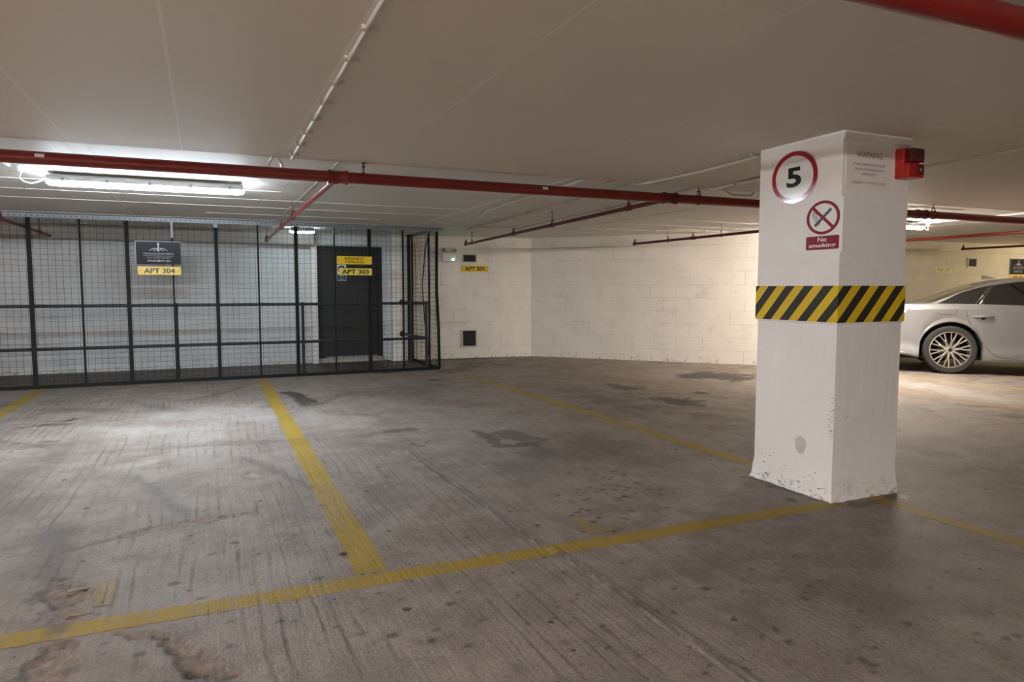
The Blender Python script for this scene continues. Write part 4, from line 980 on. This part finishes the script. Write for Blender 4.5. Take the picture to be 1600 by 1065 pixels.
# ------------------------------------------------------------------ conduits on the ceiling
def conduit(label, pts, r=.009, clips=0, mat='cond', nm='conduit'):
    pts = [V((p[0], p[1], p[2]-max(0, p[2]+r+.0015-(H1 if p[1] < EDGE else H2)))) for p in pts]; t = thing(nm, label, 'conduit', pts[0], 'thin painted conduits on the ceiling')
    MB().tube(pts, r, 8).build('tube', mat, t, smooth=True)
    a, b = pts[0], pts[-1]
    for i in range(clips):
        p = a+(b-a)*((i+.5)/clips); d = (b-a).normalized(); s = d.cross(V(ZU))
        MB().box(p, (.05*abs(s.x)+.012, .05*abs(s.y)+.012, r*2.1)).build('saddle_clip', mat, t)
    return t
c1 = H1-.008; c2 = H2-.008
conduit('pale conduit with clips running down the near ceiling towards the red pipe', [(.52, -.5, c1), (.535, 2.27, c1), (.575, 5.06, c1)], .010, 16)
conduit('pale conduit on the ceiling ending at the top left of the pillar', [(3.425, 3.33, c1-.006), (3.50, 4.3, c1), (3.46, 5.05, c1), (3.44, 5.11, c1), (3.34, 5.16, c2), (3.30, 5.4, c2)], .010, 3)
conduit('conduit on the far ceiling behind the main pipe, from the pipe towards the cage corner', [(3.0, 5.2, c2), (3.07, 6.95, c2), (3.14, 7.85, c2), (3.44, 9.0, c2), (3.45, 10.4, c2), (3.46, 10.7, c2)], .011, 0)
conduit('conduit on the far ceiling left of the second branch pipe', [(3.53, 5.2, c2), (3.74, 8.5, c2), (3.80, 10.4, c2)], .009, 3)
conduit('fat conduit on the ceiling leading back past the second branch pipe', [(4.05, 3.6, c1), (4.15, 4.47, c1), (4.2, 5.08, c1)], .013, 2)
conduit('fat conduit above the second branch pipe', [(4.22, 5.2, c2), (4.30, 6.2, c2), (4.56, 10.3, c2)], .013, 4)
conduit('thin pale conduit crossing the ceiling in front of the angled wall', [(3.7, 9.95, c2-.004), (7.9, 9.10, c2-.004)], .008, 5)
conduit('dark conduit on the ceiling right of the pillar', [(4.78, 1.6, c1), (4.88, 3.6, c1), (4.95, 5.1, c1)], .007, 0)
conduit('white conduit beside the warm tube light', [(9.50, 7.05, c2), (9.36, 6.3, c2), (9.30, 5.2, c2)], .011, 2, 'white')
conduit('white conduit on the near ceiling at far right behind the pipe', [(9.27, 4.4, c1), (9.25, 5.05, c1)], .012, 1, 'white')
conduit('white conduit at far left leading into the round junction box', [(-1.42, 4.4, c1), (-1.40, 5.1, c1), (-1.36, 5.2, c2), (-1.325, 6.40, c2)], .013, 0, 'white')
jb = thing('junction_box', 'round white junction box with drooping cable beside the left tube light', 'junction box', (-1.31, 6.5, 2.18))
MB().lathe([(0, 0), (.045, 0), (.045, .045), (.04, .05), (0, .05)], (-1.31, 6.5, H2-.001), (0, 0, -1), 20).build('box_body', 'white', jb, smooth=True)
MB().tube([(-1.27, 6.5, 2.175), (-1.29, 6.53, 2.13), (-1.27, 6.57, 2.105), (-1.23, 6.62, 2.10), (-1.19, 6.68, 2.125), (-1.15, 6.75, 2.165)], .0055, 8).build('cable', 'white', jb, smooth=True)
jb = thing('junction_box', 'small white junction box at the end of the warm tube light', 'junction box', (9.47, 6.95, 2.18))
MB().lathe([(0, 0), (.045, 0), (.045, .045), (.04, .05), (0, .05)], (9.50, 6.80, H2-.001), (0, 0, -1), 20).build('box_body', 'white', jb, smooth=True)
MB().tube([(9.50, 6.78, 2.165), (9.48, 6.76, 2.10), (9.44, 6.76, 2.11), (9.36, 6.76, 2.165)], .0055, 8).build('cable', 'white', jb, smooth=True)
cl = thing('ceiling_bracket', 'pale forked bracket on the ceiling edge behind the red pipe near the left lamp', 'bracket', (.46, 5.14, 2.2))
MB().tube([(.47, 5.13, 2.20), (.435, 5.17, 2.15), (.425, 5.2, 2.10)], .011, 8).tube([(.47, 5.13, 2.20), (.52, 5.19, 2.15), (.53, 5.21, 2.10)], .011, 8).build('fork', 'white', cl)
for lb, x in (('bent conduit end hanging from the ceiling edge left of the pillar', 4.42),):
    conduit(lb, [(x+.0, 5.2, c2), (x+.10, 5.19, c2-.055), (x+.16, 5.2, c2-.06), (x+.45, 5.3, c2-.04), (x+.5, 5.32, c2)], .009, 0, nm='bent_conduit')
# ------------------------------------------------------------------ cage
posts = [-2.54, -2.0, -1.45, -.92, -.383, .16, .70, 1.215, 1.755, 2.27, 2.785, 3.335]
thick = {1, 3, 5, 7, 9}
cg = thing('mesh_cage', 'tall black wire mesh cage front running from the left edge to the wall', 'cage', (.4, CY, 0))
CT = 2.205
def cyof(x): return CY+.0
for i, x in enumerate(posts):
    wd = .048 if i in thick else .022
    if i == len(posts)-1:
        m = MB().tube([(x-.005, CY, CT), (x-.012, CY, 1.7), (x-.018, CY, 1.3), (x+.012, CY, .6), (x+.02, CY, .03)], .026, 4)
        m.build('post', 'black', cg)
    else:
        m = MB().box2((x-wd/2, CY-.02, .02), (x+wd/2, CY+.02, CT if i not in (4, 5) else CT-.10-(.15 if i == 4 else 0))); m.build('post', 'black', cg)
    if i in (4, 5, 6, 7): 
        h = .25 if i == 4 else .10
        if i in (4, 5): MB().box2((x-wd/2, CY-.018, CT-h), (x+wd/2, CY+.018, CT)).build('bare_post_top', 'steel', cg)['label'] = 'bare galvanised post top'
MB().box2((-3.2, CY-.022, .0), (3.36, CY+.022, .045)).build('bottom_rail', 'black', cg)
m = MB().box2((-3.2, CY-.03, CT-.002), (3.40, CY+.03, CT+.006)).box2((-3.2, CY-.032, CT-.045), (3.40, CY-.026, CT+.004))
m.build('top_rail', 'steel', cg)
m = MB()
for k in range(110): x = -3.15+k*.06; m.box((x, CY-.033, CT-.02), (.022, .002, .012))
m.build('rail_slots', 'grille', cg)
def wires(a, b, z0, z1, nx, nz, nm='mesh_panel', par=None, sag=.006):
    m = MB(); a, b = V((*a, 0)), V((*b, 0)); d = (b-a)
    def P(u, z):
        s = sag*math.sin(u*math.pi*1.0)*math.sin(math.pi*(z-z0)/(z1-z0)); q = a+d*u; nn = d.cross(V(ZU)).normalized()
        return q+nn*s+V((0, 0, z))
    for i in range(nx):
        u = (i+.5)/nx; j = (random.random()-.5)*.003; m.tube([P(u+j*math.sin(k*2.1+i), z0+(z1-z0)*k/4) for k in range(5)], .0021, 4, False)
    for i in range(nz):
        z = z0+(i+.4)*(z1-z0)/nz; j = (random.random()-.5)*.014; m.tube([P(k/4, z+j*math.sin(k*1.3+i)) for k in range(5)], .0021, 4, False)
    return m.build(nm, 'wire', par)
for i in range(len(posts)-1): wires((posts[i], CY), (posts[i+1], CY), .05, 2.17, 7, 30, par=cg)
wires((-3.1, CY), (posts[0], CY), .05, 2.17, 7, 30, par=cg)
# side of the cage
cs = thing('mesh_cage', 'short side panel of the cage going back to the white wall', 'cage', (3.35, 11.2, 0))
for y, lean in ((10.95, .0), (11.95, .0)):
    MB().box2((3.335, y-.014, .02), (3.36, y+.014, CT)).build('post', 'black', cs)
MB().box2((3.335, CY+.03, 0), (3.375, 12.05, .04)).build('bottom_rail', 'black', cs)
MB().box2((3.33, CY+.035, CT-.03), (3.37, 12.05, CT+.005)).build('top_rail', 'steel', cs)
wires((3.35, CY), (3.35, 11.25), .05, 2.17, 10, 30, par=cs, sag=.03); wires((3.35, 11.25), (3.36, 12.05), .05, 2.17, 10, 30, par=cs, sag=.02)
tag(MB().tube([(3.34, 10.9, 2.16), (3.30, 11.0, 1.9), (3.25, 11.0, 1.3), (3.27, 10.95, .75), (3.33, 10.9, .1)], .009, 6).build('hanging_cable', 'black', smooth=True), 'thin black cable hanging down inside the cage side', 'cable')
tag(MB().tube([(3.285, 11.93, .02), (3.285, 11.93, 2.21)], .031, 14).build('drain_pipe', 'black', smooth=True), 'thick black vertical pipe against the wall inside the cage end', 'pipe')
# handrail behind the cage
HY = 10.62
hr = thing('handrail', 'black tubular double handrail standing just behind the cage front', 'handrail', (.6, HY, 0))
def ball(m, p, r=.034): m.lathe([(0, -r), (r*.7, -r*.7), (r, 0), (r*.7, r*.7), (0, r)], p, (1, 0, 0), 12)
for z in (1.045, .49):
    MB().tube([(-3.2, HY, z), (3.2, HY, z)], .022, 12).build('rail', 'rail', hr, smooth=True)
    MB().tube([(3.2, HY, z), (3.17, 12.0, z-.01)], .022, 12).build('return_rail', 'rail', hr, smooth=True)
    MB().lathe([(0, 0), (.055, 0), (.05, .012), (.03, .03), (0, .03)], (3.168, 11.985, z-.01), (0, -1, 0), 18).build('wall_flange', 'rail', hr, smooth=True)
for x in (-2.03, -.372, 1.31, 3.2):
    MB().tube([(x, HY, .0), (x, HY, 1.045)], .022, 12).build('post', 'rail', hr, smooth=True)
    m = MB(); ball(m, (x, HY, 1.045)); ball(m, (x, HY, .49), .031); m.build('joint_fitting', 'rail', hr, smooth=True)
MB().tube([(3.19, 11.5, .0), (3.19, 11.5, 1.03)], .022, 12).build('post', 'rail', hr, smooth=True)
# bicycle seen only as a sliver of wheel at the left edge
def bicycle():
    o = V((-2.77, 10.95, 0)); t = thing('bicycle', 'dark bicycle wheel peeking in at the left edge behind the cage', 'bicycle', o)
    for k, off in enumerate((0, 1.02)):
        d = V((-.93, .37, 0)); c = o+V((0, 0, .34))+d*off; ax = V((.37, .93, 0)).normalized()
        wv = MB().lathe([(.315, -.016), (.340, -.012), (.343, 0), (.340, .012), (.315, .016)], c, ax, 40, closed=True).build('wheel', 'rubber', t, smooth=True)
        m = MB().lathe([(.295, -.010), (.315, -.012), (.315, .012), (.295, .010)], c, ax, 40, closed=True); m.build('rim', 'steel', wv)
        m = MB(); u = ax.cross(V(ZU))
        for j in range(18): a = j*math.pi/9; m.tube([c, c+(u*math.cos(a)+V(ZU)*math.sin(a))*.3], .0012, 4)
        m.lathe([(.02, -.04), (.02, .04)], c, ax, 12); m.build('spokes', 'steel', wv)
    d = V((-.93, .37, 0)); f0 = o+V((0, 0, .34)); r0 = f0+d*1.02; bb = f0+d*.6+V((0, 0, -.05)); hd = f0+d*.16+V((0, 0, .45)); st = f0+d*.72+V((0, 0, .48))
    m = MB()
    for a, b in ((bb, hd), (bb, st), (hd, st), (st, r0), (bb, r0)): m.tube([a, b], .015, 8)
    m.build('frame', 'black', t); MB().tube([f0, hd, hd+V((0, 0, .12))], .012, 8).build('fork', 'black', t)
    ax = V((.37, .93, 0)); MB().tube([hd+V((0, 0, .12))-ax*.25, hd+V((0, 0, .12))+ax*.25], .012, 8).build('handlebar', 'black', t)
    MB().tube([st, st+V((0, 0, .1))], .012, 8).box(st+V((0, 0, .12)), (.22, .1, .04)).build('saddle', 'black', t, bevel=.01)
bicycle()
# ------------------------------------------------------------------ car
def smoothcurve(px, py, x, k=.10):
    a = np.zeros_like(x); wsum = 0
    for s, wt in ((-1, .12), (-.5, .22), (0, .32), (.5, .22), (1, .12)): a = a+wt*np.interp(x+s*k, px, py)
    return a
def car():
    xs = np.unique(np.round(np.concatenate([np.arange(-1.12, -.9, .02), np.arange(-.9, 3.6, .04), np.arange(3.6, 3.83, .02), [-.412, -.408, .408, .412, 2.512, 2.516, 3.332, 3.336, -.4, .4, -.38, .38, -.39, .39]]), 4))
    S = lambda px, py, k=.10: smoothcurve(px, py, xs, k)
    roof = S([-1.12, -1.06, -.85, -.6, -.45, -.27, 0, .24, .6, .9, 1.3, 1.7, 2.1, 2.6, 2.75, 3.3, 3.65, 3.82], [.93, 1.03, 1.05, 1.045, 1.05, 1.075, 1.185, 1.29, 1.405, 1.44, 1.457, 1.435, 1.32, 1.06, 1.0, .93, .80, .62], .06)
    belt = S([-1.12, -1.0, -.7, -.18, .3, .88, 2.2, 2.7, 3.4, 3.82], [.90, 1.00, 1.033, 1.045, 1.040, 1.024, .985, .95, .85, .58], .08)
    shld = S([-1.12, -.6, 0, .34, .75, 1.5, 2.5, 3.4, 3.82], [.84, .955, .985, .978, .945, .92, .90, .80, .55], .1)
    bot = S([-1.12, -1.0, -.6, -.41, .45, 2.4, 3.4, 3.82], [.34, .29, .27, .235, .205, .20, .22, .28], .05)
    wd = S([-1.12, -1.1, -1.0, -.8, -.4, 0, 1, 2.4, 3.0, 3.5, 3.75, 3.82], [.70, .76, .86, .915, .935, .943, .943, .94, .925, .85, .72, .60], .05)
    zt = np.interp(xs, [-2, -.185, -.06, .09, .30, .48, .865, 1.3, 1.7, 2.0, 2.35, 9], [0, 0, .062, .150, .228, .280, .350, .375, .36, .29, 0, 0])
    ztop = belt+zt
    def arch(x):
        a = np.full_like(x, -1.0)
        for c, r in ((0, .408), (2.924, .408)):
            q = r*r-(x-c)**2; a = np.maximum(a, np.where(q > 0, .362+np.sqrt(np.maximum(q, 0)), -1))
        return a
    ar = arch(xs); zb = np.maximum(bot, ar); rows = []
    mid = lambda z, k: np.maximum(z, ar+k)
    flare = np.maximum(0, 1-np.abs((zb-ar)/.02))*0
    rows.append((wd-.20, zb)); rows.append((wd-.03, zb)); rows.append((wd-.012, mid(zb*0+.0+np.maximum(bot+.03, .24), .012)))
    rows.append((wd-.03+.022*(ar > 0), mid(np.full_like(xs, .34), .03))); rows.append((wd-.018, mid(np.full_like(xs, .50), .06))); rows.append((wd-.012, mid(np.full_like(xs, .66), .09)))
    rows.append((wd-.006, np.minimum(mid(np.full_like(xs, .80), .11), shld-.05))); rows.append((wd, shld-.01)); rows.append((wd-.022, shld+.012)); rows.append((wd-.05, belt-.012)); rows.append((wd-.062, belt))
    wt = wd-.068-.50*zt; rows.append((wt, ztop+.002))
    tr = np.clip((xs+.45)/.9, 0, 1)*np.clip((2.6-xs)/.7, 0, 1)
    rows.append((wt-.035, np.maximum(ztop+.01, np.minimum(ztop+.045, roof-.02)))); 
    zr = np.maximum(roof-.035, ztop+.012); rows.append((np.minimum(wt-.09, .60)*1.0, np.minimum(zr, roof-.006)))
    rows.append((wt*.42, roof-.010)); rows.append((wt*0, roof))
    nR = len(rows); nS = len(xs)
    def P(i, j, s): return (xs[i], s*rows[j][0][i], rows[j][1][i])
    BODY, GL, RG, WS = MB(), MB(), MB(), MB()
    for s in (-1, 1):
        idx = {}
        for i in range(nS-1):
            for j in range(nR-1):
                x = (xs[i]+xs[i+1])/2
                tgt = BODY
                if j == 10 and -.19 < x < 2.30 and zt[i]+zt[i+1] > .01: tgt = GL
                elif j >= 13 and -.40 < x < .34: tgt = RG
                elif j >= 12 and 1.85 < x < 2.66: tgt = WS
                idx.setdefault(id(tgt), (tgt, []))[1].append((i, j))
        for tgt, fl in idx.values():
            vs = []; mp_ = {}; fs = []
            for i, j in fl:
                f = []
                for a, b in ((i, j), (i+1, j), (i+1, j+1), (i, j+1)):
                    if (a, b) not in mp_: mp_[(a, b)] = len(vs); vs.append(P(a, b, s))
                    f.append(mp_[(a, b)])
                fs.append(f if s == 1 else f[::-1])
            tgt.add(vs, fs)
    # tail and nose caps
    for i in (0, nS-1):
        l = [P(i, j, 1) for j in range(nR)]+[P(i, j, -1) for j in range(nR-2, -1, -1)]; BODY.add(l, [tuple(range(len(l)))])
    d = V((.6845, -.7290, 0)); n = V((.729, .6845, 0)); org = V((10.15, 6.806, 0))+n*.925
    t = thing('car', 'silver saloon car seen from its rear right side behind the pillar', 'car', org); t.rotation_euler = (0, 0, math.atan2(d.y, d.x))
    def B(mb, name, mat, par=t, smooth=True, **k):
        me = bpy.data.meshes.new(name); me.from_pydata([tuple(p) for p in mb.v], [], mb.f); me.update()
        bm = bmesh.new(); bm.from_mesh(me); bmesh.ops.remove_doubles(bm, verts=bm.verts, dist=2e-4); bmesh.ops.recalc_face_normals(bm, faces=bm.faces); bm.to_mesh(me); bm.free()
        me.materials.append(M[mat]); o = bpy.data.objects.new(name, me); COL.objects.link(o); o.parent = par
        if smooth:
            me.polygons.foreach_set('use_smooth', [True]*len(me.polygons))
            try: me.set_sharp_from_angle(angle=math.radians(38))
            except Exception: pass
        return o
    bd = B(BODY, 'body', 'carpaint'); B(GL, 'side_window', 'glass'); B(RG, 'rear_window', 'glass'); B(WS, 'windscreen', 'glass')
    yw = lambda x, j: float(np.interp(x, xs, rows[j][0])); zw = lambda x, j: float(np.interp(x, xs, rows[j][1]))
    for s in (-1, 1):
        m = MB(); X_ = np.linspace(-.185, 2.34, 60)
        m.tube([(x, s*(yw(x, 10)+.003), zw(x, 10)) for x in X_], .006, 6); B(m, 'window_trim', 'chrome')
        m = MB(); m.tube([(x, s*(yw(x, 11)+.004), zw(x, 11)) for x in X_], .0055, 6); B(m, 'window_trim', 'chrome')
        m = MB(); X_ = np.linspace(.45, 2.45, 40)
        m.tube([(x, s*(yw(x, 2)+.002), zw(x, 2)+.004) for x in X_], .008, 6); B(m, 'sill_trim', 'carpaint')
        def side(x, z, off=.004):   # point on the side at height z
            zz = [zw(x, j) for j in range(nR)]; yy = [yw(x, j) for j in range(nR)]
            return V((x, s*(float(np.interp(z, zz[1:12], yy[1:12]))+off), z))
        # pillar between quarter glass and rear door glass
        m = MB()
        for (xa, xb) in ((.296, .49), (.345, .525)):
            m.tube([side(xa+(xb-xa)*k/6, 1.042+.262*k/6) for k in range(7)], .004, 5)
        B(m, 'pillar_trim', 'chrome'); m = MB()
        A = [side(.302+.19*k/6, 1.044+.262*k/6, .003) for k in range(7)]; C_ = [side(.342+.18*k/6, 1.044+.262*k/6, .003) for k in range(7)]
        m.add(A+C_, [(k, k+1, k+8, k+7) for k in range(6)]); B(m, 'pillar_cover', 'dark')
        B(MB().tube([side(.385, 1.043), side(.40, 1.17), side(.41, 1.20)], .004, 5), 'pillar_trim', 'chrome')
        # shut lines
        cut = [(.178, .975), (.19, .88), (.225, .78), (.272, .668), (.36, .53), (.45, .41), (.525, .327), (.58, .285), (.645, .266), (.9, .248), (1.30, .245)]
        B(MB().tube([side(x, z, .0005) for x, z in cut], .0035, 5), 'door_gap', 'dark')
        B(MB().tube([side(x, z, .0005) for x, z in [(1.30, .245), (1.32, .5), (1.30, .98)]], .0035, 5), 'door_gap', 'dark')
        if s == -1:
            fc = [(-.18, .975), (-.175, .91), (-.15, .893), (.02, .893), (.05, .91), (.062, .97)]
            B(MB().tube([side(x, z, .0) for x, z in fc], .0028, 5), 'fuel_flap_gap', 'dark')
        for hx in (.265, 1.42):
            m = MB(); K = 11; m.tube([side(hx+.26*k/(K-1), .862+.006*math.sin(math.pi*k/(K-1)), .012+.022*math.sin(math.pi*k/(K-1))) for k in range(K)], [.006+.014*math.sin(math.pi*min(1, max(0, k/(K-1))))**.5 for k in range(K)], 8)
            B(m, 'door_handle', 'carpaint')
            m = MB(); c = side(hx+.13, .845, .002); m.lathe([(0, 0), (.03, 0), (.022, .003), (0, .004)], c, (0, s, 0), 16); B(m, 'handle_recess', 'rubber')
        # tail lamp
        m = MB(); X_ = np.linspace(-1.10, -.545, 14); top = [side(x, float(np.interp(x, [-1.1, -.545], [.92, .965])), .010) for x in X_]; lo = [side(x, float(np.interp(x, [-1.1, -.70, -.545], [.76, .86, .955])), .010) for x in X_]
        m.add(top+lo, [(k, k+1, k+15, k+14) for k in range(13)]); B(m, 'tail_lamp', 'tail')
        # wheels and arches
        for wx in (0, 2.924):
            c = V((wx, s*.925, .36)); ax = V((0, s, 0))
            B(MB().lathe([(.27, -.22), (.335, -.225), (.356, -.20), (.36, -.12), (.356, -.03), (.338, -.004), (.30, .0), (.268, -.012)], c, ax, 56, closed=True), 'tyre', 'rubber')
            rim = B(MB().lathe([(.272, -.012), (.272, .0), (.262, .002), (.255, -.03), (.25, -.20), (.262, -.20), (.268, -.012)], c, ax, 56, closed=True), 'rim', 'alloy')
            m = MB()
            u0 = V((1, 0, 0)); w0 = V((0, 0, 1))
            pt = lambda r, a, o: c+ax*o+(u0*math.cos(a)+w0*math.sin(a))*r
            for k in range(10):
                a = k*math.pi/5+.15
                m.tube([pt(.05, a, -.035), pt(.13, a, -.02)], [.021, .017], 6)
                for sg in (-1, 1): m.tube([pt(.125, a, -.02), pt(.165, a+sg*.10, -.016), pt(.258, a+sg*.135, -.008)], [.014, .0115, .0115], 6)
            m.lathe([(0, -.06), (.062, -.06), (.060, -.03), (.03, -.022), (0, -.02)], c, ax, 20); B(m, 'spokes', 'alloy', rim)
            B(MB().lathe([(0, -.14), (.15, -.14), (.15, -.12), (0, -.12)], c, ax, 32), 'brake_disc', 'rubber', rim)
            B(MB().lathe([(0, -.018), (.026, -.018), (.024, -.012), (0, -.012)], c, ax, 16), 'hub_cap', 'dark', rim)
            # dark arch liner
            pr = [(.400*math.cos(a), .362+.400*math.sin(a)) for a in [math.pi*k/20 for k in range(21)]]
            vs = [(wx+p[0], s*.905, p[1]) for p in pr]+[(wx+p[0], s*.60, p[1]) for p in pr]
            m = MB(); m.add(vs, [(k, k+1, k+22, k+21) for k in range(20)]); m.add([(wx+p[0], s*.60, p[1]) for p in pr]+[(wx+.4, s*.6, .2), (wx-.4, s*.6, .2)][::1], [tuple(range(21))+(22, 21)])
            B(m, 'arch_liner', 'dark')
    m = MB().box2((-.98, -.78, .21), (3.6, .78, .26)); B(m, 'underbody', 'dark', smooth=False)
    m = MB().box2((-1.11, -.62, .27), (-.62, .62, .335)); B(m, 'rear_diffuser', 'dark', smooth=False)
    B(MB().tube([(-1.13, -.6, .31), (-.8, -.6, .31)], .04, 12), 'exhaust_tip', 'chrome')
    B(MB().add([(.52, -.012, 1.415), (.72, -.03, 1.43), (.72, .03, 1.43), (.58, 0, 1.475), (.53, 0, 1.475)], [(0, 1, 3, 4), (0, 4, 3, 2), (0, 2, 1), (1, 2, 3)]), 'roof_aerial', 'carpaint')
    for s in (-1, 1): B(MB().box((2.25, s*.98, 1.03), (.12, .18, .12)), 'wing_mirror', 'carpaint', smooth=False)
    return t
car()
# things on the ground near the car's tail
ws = MB().box((9.62, 7.72, .037), (.55, .10, .07), Matrix.Rotation(math.radians(-45), 3, 'Z'))
tag(ws.build('wheel_stop', 'dark'), 'low black block on the floor under the car tail', 'wheel stop')
m = MB()
tag(MB().box((.568, 3.295, .005), (.030, .022, .006), Matrix.Rotation(.4, 3, 'Z')).build('paper_scrap', 'amber'), 'tiny dark red scrap lying near the junction of the yellow lines', 'litter')
